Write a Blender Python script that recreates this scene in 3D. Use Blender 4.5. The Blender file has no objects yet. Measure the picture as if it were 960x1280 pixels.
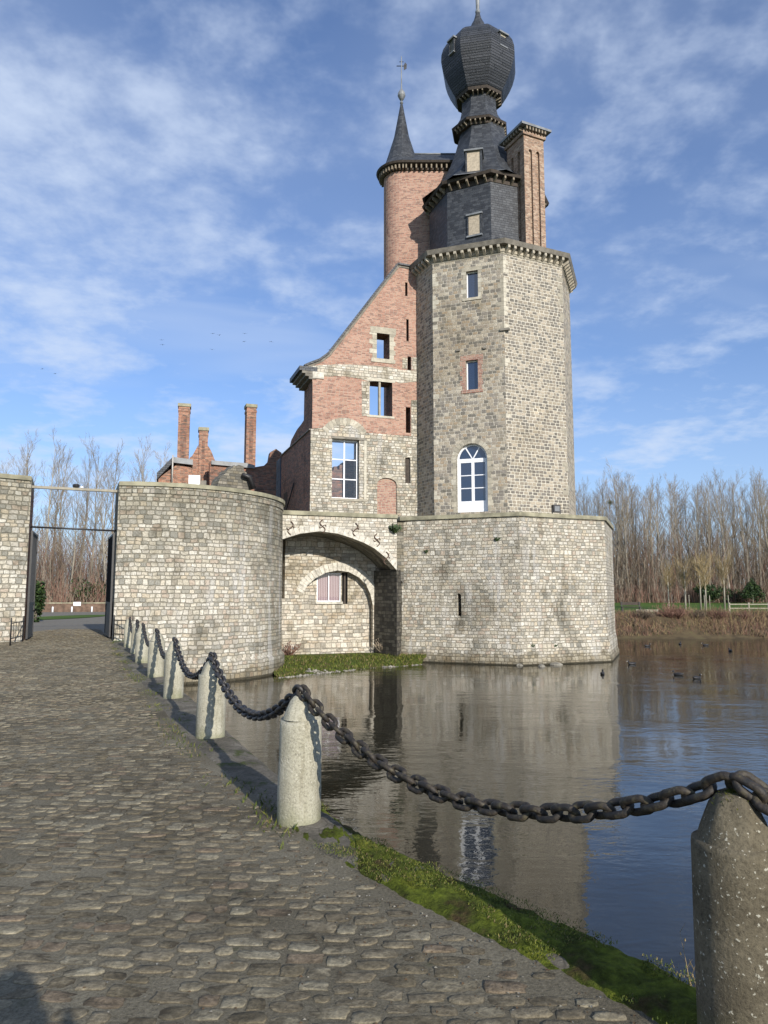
import bpy, math, random
from mathutils import Vector, Matrix, noise
from mathutils.geometry import tessellate_polygon
R = math.radians
cos, sin, pi = math.cos, math.sin, math.pi
rnd = random.Random(7)
scene = bpy.context.scene
col = scene.collection

# ------------------------------------------------------------------ camera survey
F, CU, CV, HZ, EYE = 924.0, 480.0, 640.0, 745.0, 1.6
PITCH = math.atan((HZ - CV) / F)
def ray(u, v):
    x, z = (u - CU) / F, (CV - v) / F
    return Vector((x, cos(PITCH) - sin(PITCH) * z, sin(PITCH) + cos(PITCH) * z))
def at(u, v, Y):
    d = ray(u, v); return Vector((0, 0, EYE)) + d * (Y / d.y)
def gnd(u, v, z=0.0):
    d = ray(u, v); return Vector((0, 0, EYE)) + d * ((z - EYE) / d.z)
WATER = -1.7

# ------------------------------------------------------------------ object helpers
ROOT = {}
def tag(o, label=None, cat=None, group=None, kind=None):
    if label: o['label'] = label
    if cat: o['category'] = cat
    if group: o['group'] = group
    if kind: o['kind'] = kind
    return o
def thing(name, label, cat, loc=(0, 0, 0), group=None):
    o = bpy.data.objects.new(name, None); col.objects.link(o)
    o.empty_display_size = 0.3
    o.location = loc; ROOT[o.name] = Vector(loc)
    return tag(o, label, cat, group)
def rootloc(p):
    while p.parent: p = p.parent
    return ROOT.get(p.name, Vector((0, 0, 0)))

class MB:
    def __init__(s):
        s.v = []; s.f = []; s.uv = []; s.m = []; s.mats = []; s.sm = []
    def mi(s, mat):
        if mat not in s.mats: s.mats.append(mat)
        return s.mats.index(mat)
    def face(s, pts, mat, uv=None, smooth=False):
        b = len(s.v); pts = [Vector(p) for p in pts]
        s.v += pts; s.f.append(list(range(b, b + len(pts)))); s.m.append(s.mi(mat)); s.sm.append(smooth)
        if uv is None:
            n = Vector((0, 0, 0))
            for i in range(len(pts)):
                a, c = pts[i], pts[(i + 1) % len(pts)]
                n += a.cross(c)
            if n.length > 1e-9: n.normalize()
            if abs(n.z) < 0.85:
                t = Vector((-n.y, n.x, 0)).normalized(); w = n.cross(t)
                if w.z < 0: w = -w
                k = 1 if abs(n.z) > 0.2 else 0
                uv = [(p.dot(t), p.dot(w) if k else p.z) for p in pts]
            else: uv = [(p.x, p.y) for p in pts]
        s.uv.append(uv)
    def mesh(s, verts, faces, mat, smooth=False, uvs=None):
        b = len(s.v); vs = [Vector(p) for p in verts]; s.v += vs; k = s.mi(mat)
        for f in faces:
            s.f.append([b + i for i in f]); s.m.append(k); s.sm.append(smooth)
            s.uv.append([uvs[i] for i in f] if uvs else [(vs[i].x + vs[i].y * .3, vs[i].z + vs[i].y * .7) for i in f])
    def build(s, name, parent=None, kind=None, local=False, smooth=None):
        me = bpy.data.meshes.new(name)
        off = Vector((0, 0, 0)) if (local or parent is None) else rootloc(parent)
        me.from_pydata([tuple(p - off) for p in s.v], [], s.f)
        ul = me.uv_layers.new(name='UVMap')
        flat = []
        for q in s.uv:
            for a in q: flat += [a[0], a[1]]
        ul.data.foreach_set('uv', flat)
        for m in s.mats: me.materials.append(m)
        me.polygons.foreach_set('material_index', s.m)
        me.polygons.foreach_set('use_smooth', s.sm)
        me.update()
        o = bpy.data.objects.new(name, me); col.objects.link(o)
        if parent: o.parent = parent
        if kind: o['kind'] = kind
        return o

class Fr:
    """vertical plane: origin, direction along it, w = depth behind it"""
    def __init__(s, O, ang=None, to=None):
        s.O = Vector((O[0], O[1]))
        if to is not None: ang = math.atan2(to[1] - O[1], to[0] - O[0]); s.L = (Vector((to[0], to[1])) - s.O).length
        s.a = ang; s.d = Vector((cos(ang), sin(ang))); s.n = Vector((-sin(ang), cos(ang)))
    def p(s, a, z, w=0.0):
        q = s.O + s.d * a + s.n * w; return Vector((q.x, q.y, z))
    def px(s, u, v, w=0.0):
        d = ray(u, v); o = s.O + s.n * w
        t = o.dot(s.n) / (d.x * s.n.x + d.y * s.n.y)
        h = Vector((d.x * t, d.y * t))
        return ((h - o).dot(s.d), EYE + d.z * t)
    def rect(s, u0, u1, v0, v1, w=0.0):
        um, vm = (u0 + u1) / 2, (v0 + v1) / 2
        return (s.px(u0, vm, w)[0], s.px(u1, vm, w)[0], s.px(um, v1, w)[1], s.px(um, v0, w)[1])

def box(mb, fr, s0, s1, z0, z1, w0, w1, mat, skip=''):
    P = fr.p
    a, b, c, d = P(s0, z0, w0), P(s1, z0, w0), P(s1, z1, w0), P(s0, z1, w0)
    e, f, g, h = P(s0, z0, w1), P(s1, z0, w1), P(s1, z1, w1), P(s0, z1, w1)
    mb.face([a, b, c, d], mat, [(s0, z0), (s1, z0), (s1, z1), (s0, z1)])
    mb.face([f, e, h, g], mat, [(s1, z0), (s0, z0), (s0, z1), (s1, z1)])
    mb.face([e, a, d, h], mat, [(w1, z0), (w0, z0), (w0, z1), (w1, z1)])
    mb.face([b, f, g, c], mat, [(w0, z0), (w1, z0), (w1, z1), (w0, z1)])
    mb.face([d, c, g, h], mat, [(s0, w0), (s1, w0), (s1, w1), (s0, w1)])
    mb.face([e, f, b, a], mat, [(s0, w1), (s1, w1), (s1, w0), (s0, w0)])
def obox(mb, c, sx, sy, z0, z1, ang, mat):
    fr = Fr((c[0] - cos(ang) * sx / 2 + sin(ang) * sy / 2, c[1] - sin(ang) * sx / 2 - cos(ang) * sy / 2), ang)
    box(mb, fr, 0, sx, z0, z1, 0, sy, mat)
def wall(mb, fr, outline, holes, th, mat, w0=0.0, rim=True, back=True, rmat=None):
    rmat = rmat or mat
    loops = [outline] + holes
    pl = [[Vector((p[0], p[1], 0)) for p in l] for l in loops]
    flat = [p for l in loops for p in l]
    for t in tessellate_polygon(pl):
        q = [flat[i] for i in t]
        ar = (q[1][0] - q[0][0]) * (q[2][1] - q[0][1]) - (q[2][0] - q[0][0]) * (q[1][1] - q[0][1])
        if abs(ar) < 1e-9: continue
        if ar < 0: q.reverse()
        mb.face([fr.p(a, z, w0) for a, z in q], mat, list(q))
        if back:
            q.reverse(); mb.face([fr.p(a, z, w0 + th) for a, z in q], mat, list(q))
    for k, l in enumerate(loops):
        if k == 0 and not rim: continue
        n = len(l); acc = 0
        for i in range(n):
            a, b = l[i], l[(i + 1) % n]; L = math.hypot(a[0] - b[0], a[1] - b[1])
            vert = abs(a[0] - b[0]) < abs(a[1] - b[1])
            if vert: uv = [(0, a[1]), (0, b[1]), (th, b[1]), (th, a[1])]
            else: uv = [(a[0], 0), (b[0], 0), (b[0], th), (a[0], th)]
            mb.face([fr.p(a[0], a[1], w0), fr.p(b[0], b[1], w0), fr.p(b[0], b[1], w0 + th), fr.p(a[0], a[1], w0 + th)], rmat if k else mat, uv)
def rloop(r): s0, s1, z0, z1 = r; return [(s0, z0), (s1, z0), (s1, z1), (s0, z1)]
def archloop(s0, s1, z0, zs, n=12):
    """rectangle with a half-round (or flatter) top springing at zs"""
    c = (s0 + s1) / 2; r = (s1 - s0) / 2
    return [(s0, z0), (s1, z0)] + [(c + r * cos(pi * i / n), zs + r * sin(pi * i / n)) for i in range(n + 1)]
def extr(mb, fr, poly, w0, w1, mat):
    wall(mb, fr, poly, [], w1 - w0, mat, w0)
def ngonprism(mb, pts, z0, z1, mat, top=True, bottom=True):
    n = len(pts)
    for i in range(n):
        a, b = pts[i], pts[(i + 1) % n]
        mb.face([(a[0], a[1], z0), (b[0], b[1], z0), (b[0], b[1], z1), (a[0], a[1], z1)], mat)
    for z, fl in ((z1, top), (z0, bottom)):
        if not fl: continue
        for t in tessellate_polygon([[Vector((p[0], p[1], 0)) for p in pts]]):
            mb.face([(pts[i][0], pts[i][1], z) for i in t], mat)
def tube(mb, pts, rads, mat, n=6, smooth=True, cap=True):
    pts = [Vector(p) for p in pts]
    if not hasattr(rads, '__len__'): rads = [rads] * len(pts)
    vs = []; fs = []; uvs = []; acc = 0
    ref = Vector((0.13, 0.31, 0.94))
    for i, p in enumerate(pts):
        t = (pts[min(i + 1, len(pts) - 1)] - pts[max(i - 1, 0)])
        if t.length < 1e-9: t = Vector((0, 0, 1))
        t.normalize()
        r = ref if abs(t.dot(ref)) < 0.95 else Vector((1, 0, 0))
        x = t.cross(r).normalized(); y = t.cross(x)
        if i: acc += (p - pts[i - 1]).length
        for k in range(n):
            a = 2 * pi * k / n
            vs.append(p + (x * cos(a) + y * sin(a)) * rads[i]); uvs.append((k / n * 2 * pi * rads[i], acc))
    for i in range(len(pts) - 1):
        for k in range(n):
            fs.append([i * n + k, i * n + (k + 1) % n, (i + 1) * n + (k + 1) % n, (i + 1) * n + k])
    if cap and n > 3: fs.append(list(range(n))[::-1]); fs.append([(len(pts) - 1) * n + k for k in range(n)])
    mb.mesh(vs, fs, mat, smooth, uvs)
def lathe(mb, cx, cy, prof, n=24, mat=None, ang0=0.0, smooth=True, a0=0, a1=None):
    """prof: (r, z[, mat]); facet-wise UVs in metres"""
    acc = 0
    for j in range(len(prof) - 1):
        r0, z0 = prof[j][:2]; r1, z1 = prof[j + 1][:2]
        m = prof[j][2] if len(prof[j]) > 2 else mat
        L = math.hypot(r1 - r0, z1 - z0)
        for k in range(n):
            A, B = ang0 + 2 * pi * k / n, ang0 + 2 * pi * (k + 1) / n
            w0, w1 = 2 * r0 * sin(pi / n), 2 * r1 * sin(pi / n)
            if n > 10: o = (r0 + r1) / 2 * A; uv = [(max(r0, r1) * A, acc), (max(r0, r1) * B, acc), (max(r0, r1) * B, acc + L), (max(r0, r1) * A, acc + L)]
            else: uv = [(-w0 / 2 + k * 7.3, acc), (w0 / 2 + k * 7.3, acc), (w1 / 2 + k * 7.3, acc + L), (-w1 / 2 + k * 7.3, acc + L)]
            P = [(cx + r0 * cos(A), cy + r0 * sin(A), z0), (cx + r0 * cos(B), cy + r0 * sin(B), z0), (cx + r1 * cos(B), cy + r1 * sin(B), z1), (cx + r1 * cos(A), cy + r1 * sin(A), z1)]
            if r1 < 1e-4: mb.face(P[:3], m, uv[:3], smooth)
            elif r0 < 1e-4: mb.face([P[0], P[2], P[3]], m, [uv[0], uv[2], uv[3]], smooth)
            else: mb.face(P, m, uv, smooth)
        acc += L

# ------------------------------------------------------------------ materials
class NT:
    def __init__(s, name):
        s.mat = bpy.data.materials.new(name); s.mat.use_nodes = True
        s.t = s.mat.node_tree; s.n = s.t.nodes; s.l = s.t.links
        s.bsdf = s.n['Principled BSDF']
    def node(s, typ, **kw):
        n = s.n.new(typ)
        for k, v in kw.items(): setattr(n, k, v)
        return n
    def put(s, sock, val):
        if hasattr(val, 'is_output') or hasattr(val, 'links'): s.l.new(val, sock)
        elif val is not None:
            if isinstance(val, (tuple, list)) and len(val) == 3 and sock.type == 'RGBA': val = (*val, 1)
            sock.default_value = val
    def math(s, op, a, b=None, c=None, clamp=False):
        n = s.node('ShaderNodeMath', operation=op); n.use_clamp = clamp
        s.put(n.inputs[0], a)
        if b is not None: s.put(n.inputs[1], b)
        if c is not None: s.put(n.inputs[2], c)
        return n.outputs[0]
    def xyz(s, x=0.0, y=0.0, z=0.0):
        n = s.node('ShaderNodeCombineXYZ'); s.put(n.inputs[0], x); s.put(n.inputs[1], y); s.put(n.inputs[2], z); return n.outputs[0]
    def noise(s, vec, scale, detail=3.0, rough=0.55, dim='3D', dist=0.0):
        n = s.node('ShaderNodeTexNoise'); n.noise_dimensions = dim
        if vec is not None: s.l.new(vec, n.inputs['Vector'])
        s.put(n.inputs['Scale'], scale); s.put(n.inputs['Detail'], detail); s.put(n.inputs['Roughness'], rough); s.put(n.inputs['Distortion'], dist)
        return n.outputs[0]
    def ramp(s, fac, stops, interp='LINEAR'):
        n = s.node('ShaderNodeValToRGB'); s.l.new(fac, n.inputs[0]); cr = n.color_ramp; cr.interpolation = interp
        while len(cr.elements) < len(stops): cr.elements.new(0.5)
        for e, (p, c) in zip(cr.elements, stops):
            e.position = p; e.color = (c, c, c, 1) if not hasattr(c, '__len__') else (*c[:3], 1)
        return n.outputs[0]
    def mix(s, fac, a, b, blend='MIX'):
        n = s.node('ShaderNodeMix', data_type='RGBA', blend_type=blend)
        s.put(n.inputs[0], fac); s.put(n.inputs[6], a); s.put(n.inputs[7], b)
        return n.outputs[2]
    def maprange(s, v, a, b, c=0.0, d=1.0):
        n = s.node('ShaderNodeMapRange', interpolation_type='SMOOTHSTEP')
        s.put(n.inputs[0], v); s.put(n.inputs[1], a); s.put(n.inputs[2], b); s.put(n.inputs[3], c); s.put(n.inputs[4], d); return n.outputs[0]
    def bump(s, h, dist, strength=1.0):
        n = s.node('ShaderNodeBump'); s.put(n.inputs['Height'], h); s.put(n.inputs['Distance'], dist); s.put(n.inputs['Strength'], strength)
        s.l.new(n.outputs[0], s.bsdf.inputs['Normal'])
    def uv(s): return s.node('ShaderNodeTexCoord').outputs['UV']
    def obj(s): return s.node('ShaderNodeTexCoord').outputs['Object']
    def pos(s): return s.node('ShaderNodeNewGeometry').outputs['Position']
    def fin(s, color=None, rough=0.8, spec=None, metal=None):
        if color is not None: s.put(s.bsdf.inputs['Base Color'], color)
        s.put(s.bsdf.inputs['Roughness'], rough)
        if spec is not None: s.put(s.bsdf.inputs['Specular IOR Level'], spec)
        if metal is not None: s.put(s.bsdf.inputs['Metallic'], metal)
        return s.mat

def plain(name, c, rough=0.7, nscale=6.0, var=0.25, bump=0.0, metal=None, spec=None, bscale=40.0):
    m = NT(name); p = m.pos()
    f = m.noise(p, nscale, 4)
    cc = m.mix(m.maprange(f, .3, .7), tuple(x * (1 - var) for x in c), tuple(min(1, x * (1 + var)) for x in c))
    if bump: m.bump(m.noise(p, bscale, 4), bump)
    return m.fin(cc, rough, spec, metal)

def masonry(name, w, h, pal, mortar, mw=.012, wob=.02, bump=.02, patches=(), rough=.88, jitter=.35, grain=.25, rowvar=.5, drift=0.0, streak=0.0, tide=None, wash=None):
    """coursed rubble / brick from metre UVs. patches: (scale, lo, hi, colour, strength)"""
    m = NT(name); uv = m.uv(); sep = m.node('ShaderNodeSeparateXYZ'); m.l.new(uv, sep.inputs[0])
    U, V = sep.outputs[0], sep.outputs[1]
    wu = m.math('MULTIPLY', m.math('SUBTRACT', m.noise(uv, 1.3 / w, 2, dim='2D'), .5), wob * 2)
    wv = m.math('MULTIPLY', m.math('SUBTRACT', m.noise(m.xyz(m.math('ADD', U, 31.7), V), .8 / w, 2, dim='2D'), .5), wob * 2)
    u1 = m.math('ADD', U, wu); v1 = m.math('ADD', V, wv)
    rv = m.noise(m.xyz(0.0, m.math('MULTIPLY', v1, .55 / h)), 1.0, 0, dim='2D')
    vr = m.math('ADD', m.math('DIVIDE', v1, h), m.math('MULTIPLY', m.math('ADD', rv, m.math('MULTIPLY', m.noise(uv, .9, 1, dim='2D'), drift)), rowvar))
    row = m.math('FLOOR', vr); fv = m.math('FRACT', vr)
    wn = m.node('ShaderNodeTexWhiteNoise', noise_dimensions='1D'); m.put(wn.inputs['W'], row)
    rr = wn.outputs['Value']
    ub = m.math('ADD', m.math('MULTIPLY', m.math('DIVIDE', u1, w), m.math('ADD', m.math('MULTIPLY', rr, jitter), 1 - jitter / 2)), m.math('MULTIPLY', rr, 17.3))
    un = m.noise(m.xyz(m.math('MULTIPLY', ub, .7), m.math('MULTIPLY', row, 3.7)), 1.0, 1, dim='2D')
    uc = m.math('ADD', ub, m.math('MULTIPLY', un, jitter * 1.5))
    cl = m.math('FLOOR', uc); fu = m.math('FRACT', uc)
    wn2 = m.node('ShaderNodeTexWhiteNoise', noise_dimensions='2D'); m.l.new(m.xyz(cl, row), wn2.inputs['Vector'])
    rc = wn2.outputs['Value']
    du = m.math('MULTIPLY', m.math('MINIMUM', fu, m.math('SUBTRACT', 1.0, fu)), w)
    dv = m.math('MULTIPLY', m.math('MINIMUM', fv, m.math('SUBTRACT', 1.0, fv)), h)
    sm = m.node('ShaderNodeMath', operation='SMOOTH_MIN'); m.l.new(du, sm.inputs[0]); m.l.new(dv, sm.inputs[1]); sm.inputs[2].default_value = h * .22
    d = sm.outputs[0]
    fine = m.noise(uv, 7.0 / h, 3, dim='2D')
    d = m.math('ADD', d, m.math('MULTIPLY', m.math('SUBTRACT', fine, .5), mw * 1.3))
    mask = m.maprange(d, mw * .35, mw * 1.15)
    n = len(pal)
    c = m.ramp(rc, [((i + .0) / n, x) for i, x in enumerate(pal)], 'CONSTANT')
    g = m.noise(uv, 2.2 / h, 5, .65, '2D')
    c = m.mix(1.0, c, m.ramp(g, [(.25, 1 - grain), (.75, 1 + grain)]), 'MULTIPLY')
    c = m.mix(mask, m.mix(m.math('MULTIPLY', g, .6), mortar, tuple(x * .55 for x in mortar)), c)
    for (sc, lo, hi, pc, st) in patches:
        pn = m.noise(m.xyz(m.math('ADD', m.math('MULTIPLY', U, 1.0), sc * 91), m.math('MULTIPLY', V, .7)), sc, 5, .62, '2D', .3)
        c = m.mix(m.math('MULTIPLY', m.maprange(pn, lo, hi), st), c, m.mix(.35, pc, m.mix(1.0, c, pc, 'MULTIPLY')) if False else pc, 'MULTIPLY')
    if streak:
        sn = m.noise(m.xyz(m.math('MULTIPLY', U, 1.5), m.math('MULTIPLY', V, .16)), 1.0, 5, .6, '2D', .3)
        big = m.noise(m.xyz(m.math('ADD', m.math('MULTIPLY', U, .22), 9.0), m.math('MULTIPLY', V, .3)), 1.0, 3, .5, '2D')
        c = m.mix(m.math('MULTIPLY', m.math('MULTIPLY', m.maprange(sn, .54, .70), m.maprange(big, .40, .58)), streak), c, (.50, .49, .47))
        sd_ = m.noise(m.xyz(m.math('ADD', m.math('MULTIPLY', U, 1.1), 40.0), m.math('MULTIPLY', V, .22)), 1.0, 5, .65, '2D', .3)
        c = m.mix(m.math('MULTIPLY', m.maprange(sd_, .54, .70), streak), c, m.mix(1.0, c, (.50, .49, .46), 'MULTIPLY'))
    if tide is not None:
        zp = m.node('ShaderNodeSeparateXYZ'); m.l.new(m.pos(), zp.inputs[0])
        tn = m.noise(m.pos(), 1.6, 4, .6)
        zz_ = m.math('ADD', zp.outputs[2], m.math('MULTIPLY', m.math('SUBTRACT', tn, .5), .9))
        c = m.mix(m.maprange(zz_, tide + .05, tide + .40, .75, 0.0), c, m.mix(1.0, c, (.42, .38, .29), 'MULTIPLY'))
        c = m.mix(m.maprange(zp.outputs[2], tide - .22, tide - .12, .9, 0.0), c, (.030, .027, .016))
    if wash is not None:
        zq = m.node('ShaderNodeSeparateXYZ'); m.l.new(m.pos(), zq.inputs[0])
        wn_ = m.noise(uv, .8, 5, .7, '2D')
        zw = m.math('ADD', zq.outputs[2], m.math('MULTIPLY', m.math('SUBTRACT', wn_, .5), 5.0))
        c = m.mix(m.maprange(zw, wash[0], wash[1], 0.0, .8), c, m.mix(1.0, c, (.62, .62, .59), 'MULTIPLY'))
    hgt = m.math('ADD', m.math('MULTIPLY', mask, m.math('ADD', m.math('MULTIPLY', rc, .5), .5)), m.math('MULTIPLY', g, .6))
    m.bump(hgt, bump)
    return m.fin(c, rough, .3)

M = {}
STAIN = (.42, .41, .38); PALE = (1.45, 1.42, 1.38)
stonepal = [(.41, .375, .30), (.47, .435, .36), (.34, .31, .255), (.53, .50, .43), (.44, .385, .295), (.38, .36, .31), (.50, .455, .37), (.27, .26, .225), (.45, .42, .36), (.54, .515, .45), (.385, .325, .26), (.30, .285, .24), (.47, .44, .38), (.42, .39, .32)]
M['stone'] = masonry('rubble stone', .235, .158, stonepal, (.33, .30, .235), .017, .04, .05, ((.35, .52, .68, (.48, .48, .46), .75), (1.1, .55, .72, (.55, .53, .50), .6), (.6, .6, .75, PALE, .35)), jitter=.6, rowvar=1.1, drift=.35, grain=.3, streak=.6, tide=-1.45)
M['stone_gate'] = masonry('gate tower rubble', .25, .165, stonepal, (.31, .285, .225), .017, .04, .05, ((.3, .50, .66, (.58, .58, .54), .7), (1.3, .55, .7, (.55, .53, .49), .6), (.5, .62, .75, (1.4, 1.4, 1.42), .5)), jitter=.6, rowvar=1.1, drift=.35, grain=.3, streak=.6, tide=-1.45, wash=(2.6, 5.0))
M['stone_bright'] = masonry('white limestone', .27, .15, [(.46, .43, .36), (.52, .49, .42), (.41, .375, .31), (.56, .53, .47), (.37, .345, .295), (.48, .43, .355)], (.33, .305, .25), .013, .03, .03, ((.9, .5, .66, (.6, .57, .5), .8), (2.5, .55, .7, (.7, .66, .6), .6)), jitter=.5, rowvar=.9, drift=.2)
M['stone_back'] = masonry('old limestone back wall', .29, .18, [(.44, .405, .335), (.51, .475, .40), (.36, .33, .275), (.56, .525, .455), (.43, .37, .29), (.47, .42, .35), (.31, .29, .25)], (.33, .30, .245), .015, .04, .045, ((.7, .5, .66, (.62, .58, .5), .8), (2.0, .55, .7, (.7, .66, .6), .6)), jitter=.6, rowvar=1.2, drift=.4)
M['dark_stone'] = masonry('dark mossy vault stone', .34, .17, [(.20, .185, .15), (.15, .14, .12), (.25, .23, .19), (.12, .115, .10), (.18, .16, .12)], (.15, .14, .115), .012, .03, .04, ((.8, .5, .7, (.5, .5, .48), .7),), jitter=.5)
M['damp_shade'] = masonry('wet stone with painted shade', .30, .18, [(.085, .078, .065), (.12, .11, .09), (.06, .056, .05), (.15, .14, .115)], (.07, .065, .055), .015, .04, .05, ((.8, .5, .7, (.6, .6, .58), .7),), jitter=.5)  # damp stone made near-black; the pier side's shade is in its colour
M['tower'] = masonry('tower stone', .26, .175, [(.235, .21, .17), (.32, .28, .22), (.175, .16, .14), (.28, .245, .20), (.36, .32, .255), (.22, .20, .175), (.31, .25, .18), (.15, .14, .12), (.41, .37, .30)], (.56, .52, .44), .018, .028, .03, ((.22, .5, .68, (.78, .74, .68), .7), (1.0, .58, .72, (.72, .70, .62), .5)), jitter=.5)
M['tower_r'] = masonry('tower stone pale joints', .25, .17, [(.175, .155, .13), (.27, .235, .185), (.14, .128, .11), (.23, .20, .16), (.31, .27, .21), (.17, .157, .138), (.38, .33, .26)], (.62, .58, .49), .024, .025, .03, ((.22, .52, .7, (.85, .82, .76), .7), (.8, .62, .75, (1.35, 1.3, 1.2), .5)), jitter=.4)
M['brick'] = masonry('pink red brick', .23, .075, [(.37, .195, .142), (.29, .145, .108), (.41, .24, .18), (.33, .175, .13), (.40, .24, .175), (.23, .125, .098)], (.43, .375, .31), .011, .006, .008, ((.35, .5, .7, (.85, .80, .78), .6), (1.5, .58, .72, (.75, .72, .7), .5)), jitter=.15)
M['brick_dark'] = masonry('old dark brick', .24, .085, [(.27, .125, .085), (.19, .095, .07), (.32, .16, .105), (.22, .13, .10), (.13, .085, .07)], (.25, .20, .16), .012, .012, .015, ((.8, .5, .68, (.5, .5, .5), .7),), jitter=.25)
M['brick_infill'] = masonry('brick infill', .22, .09, [(.31, .165, .125), (.25, .125, .10), (.36, .22, .165)], (.42, .36, .29), .016, .006, .01, (), jitter=.15)
M['brick_tan'] = masonry('weathered tan brick', .23, .08, [(.30, .19, .13), (.22, .14, .10), (.37, .25, .18), (.26, .155, .105), (.40, .30, .22), (.17, .11, .08)], (.40, .34, .27), .012, .008, .012, ((.5, .5, .7, (.7, .7, .68), .6),), jitter=.2)
M['brick_old'] = plain('old brown wall', (.13, .085, .06), .9, 2.5, .35, .01)
M['slate'] = masonry('slate', .24, .14, [(.036, .040, .048), (.047, .052, .061), (.030, .033, .040), (.060, .065, .074)], (.028, .031, .038), .007, .004, .012, ((.6, .5, .7, (.75, .75, .75), .6),), rough=.5, jitter=.15)
M['boards'] = masonry('slate boards', 2.2, .155, [(.040, .044, .053), (.050, .054, .064), (.032, .036, .043)], (.010, .011, .014), .016, .003, .05, ((.8, .5, .7, (.7, .7, .7), .6),), rough=.45, jitter=.2, rowvar=.0)
M['coping'] = plain('mossy coping stone', (.25, .235, .165), .9, 1.6, .35, .012)
m = NT('dressed limestone'); g_ = m.node('ShaderNodeNewGeometry'); p_ = g_.outputs['Position']
c = m.ramp(g_.outputs['Random Per Island'], [(0, (.36, .33, .265)), (.25, (.42, .385, .31)), (.5, (.31, .285, .23)), (.75, (.46, .43, .355))], 'CONSTANT')
c = m.mix(1.0, c, m.ramp(m.noise(p_, 4, 5, .7), [(.3, .7), (.7, 1.2)]), 'MULTIPLY'); m.bump(m.noise(p_, 22, 4), .012); M['quoin'] = m.fin(c, .88, .3)
M['ashlar'] = plain('pale dressed stone', (.47, .445, .385), .88, 5.0, .28, .012)
M['cornice'] = plain('grey stone cornice', (.17, .155, .13), .85, 2.5, .3, .01)
M['corbel'] = plain('pale corbel', (.36, .325, .26), .85, 5, .3, .01)
M['lead'] = plain('weathered lead', (.17, .18, .19), .5, 2.0, .25, .004)
M['darkwood'] = plain('dark timber', (.045, .034, .026), .8, 8, .3)
M['white'] = plain('white paint', (.74, .76, .80), .45, 6, .05)
M['panel'] = plain('pale wood panel', (.36, .305, .23), .75, 9, .2)
M['whitebox'] = plain('white lamp housing', (.82, .84, .86), .5, 6, .03)
M['bracket'] = plain('grey timber bracket', (.20, .165, .12), .8, 9, .35)
M['iron'] = plain('black iron', (.018, .018, .020), .5, 14, .3, .002)
M['rustiron'] = plain('rusty iron', (.085, .05, .035), .8, 14, .4, .002)
M['beam'] = plain('pale steel beam', (.42, .40, .37), .5, 3, .1)
M['black'] = plain('dark interior', (.008, .008, .008), .95, 6, .1)
M['blueglass'] = plain('blue painted glazing frame', (.035, .055, .10), .4, 4, .3)
M['curtain'] = None
m = NT('window glass'); M['glass'] = m.fin((.012, .022, .05), .04); m.bsdf.inputs['IOR'].default_value = 2.1
m = NT('clear glass'); tr = m.node('ShaderNodeBsdfTransparent'); gl = m.node('ShaderNodeBsdfGlossy'); gl.inputs['Roughness'].default_value = .02
tr.inputs[0].default_value = (.93, .95, .97, 1)
mx = m.node('ShaderNodeMixShader'); mx.inputs[0].default_value = .08; m.l.new(tr.outputs[0], mx.inputs[1]); m.l.new(gl.outputs[0], mx.inputs[2])
m.l.new(mx.outputs[0], m.n['Material Output'].inputs[0]); M['clear'] = m.mat
m = NT('pink striped curtain'); sx = m.node('ShaderNodeSeparateXYZ'); m.l.new(m.uv(), sx.inputs[0])
st = m.math('SINE', m.math('MULTIPLY', sx.outputs[0], 70.0)); M['curtain'] = m.fin(m.ramp(m.math('MULTIPLY_ADD', st, .5, .5), [(.2, (.24, .15, .165)), (.8, (.42, .33, .335))]), .9)

# cobbles
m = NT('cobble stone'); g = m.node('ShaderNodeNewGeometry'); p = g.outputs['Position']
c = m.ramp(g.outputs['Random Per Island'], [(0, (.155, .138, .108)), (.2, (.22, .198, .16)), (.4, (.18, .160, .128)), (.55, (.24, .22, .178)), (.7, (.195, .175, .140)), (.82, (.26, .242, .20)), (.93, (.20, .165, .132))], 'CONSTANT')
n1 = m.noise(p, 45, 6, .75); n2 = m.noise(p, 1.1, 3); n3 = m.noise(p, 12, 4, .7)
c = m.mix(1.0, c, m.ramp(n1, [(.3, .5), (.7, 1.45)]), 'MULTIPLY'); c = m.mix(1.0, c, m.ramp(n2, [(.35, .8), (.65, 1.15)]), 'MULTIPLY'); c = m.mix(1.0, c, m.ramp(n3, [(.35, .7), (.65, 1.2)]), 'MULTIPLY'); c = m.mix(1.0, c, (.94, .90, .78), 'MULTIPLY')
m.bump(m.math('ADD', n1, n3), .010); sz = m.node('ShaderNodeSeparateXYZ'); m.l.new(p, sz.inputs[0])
c = m.mix(m.maprange(m.math('ADD', sz.outputs[2], m.math('MULTIPLY', m.math('SUBTRACT', n3, .5), .006)), -.001, .0035, .75, 0.0), c, (.05, .042, .03)); M['cobble'] = m.fin(c, .9, .12)  # stone feet darkened: soil in the joints plus painted contact shade
m = NT('sandy joint mortar'); p = m.pos(); n1 = m.noise(p, 55, 5, .75); n2 = m.noise(p, .8, 4, .6); n3 = m.noise(p, 260, 2)
c = m.ramp(n2, [(.35, (.095, .083, .058)), (.62, (.185, .168, .125))])
c = m.mix(1.0, c, m.ramp(n1, [(.3, .5), (.7, 1.45)]), 'MULTIPLY'); c = m.mix(m.maprange(n3, .60, .70), c, (.27, .24, .20))
mo = m.noise(p, 2.3, 5, .7); c = m.mix(m.math('MULTIPLY', m.maprange(mo, .60, .70), .6), c, (.045, .055, .022))
m.bump(m.math('ADD', n1, m.math('MULTIPLY', n3, .3)), .012); M['mortar'] = m.fin(c, .95, .1)
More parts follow.
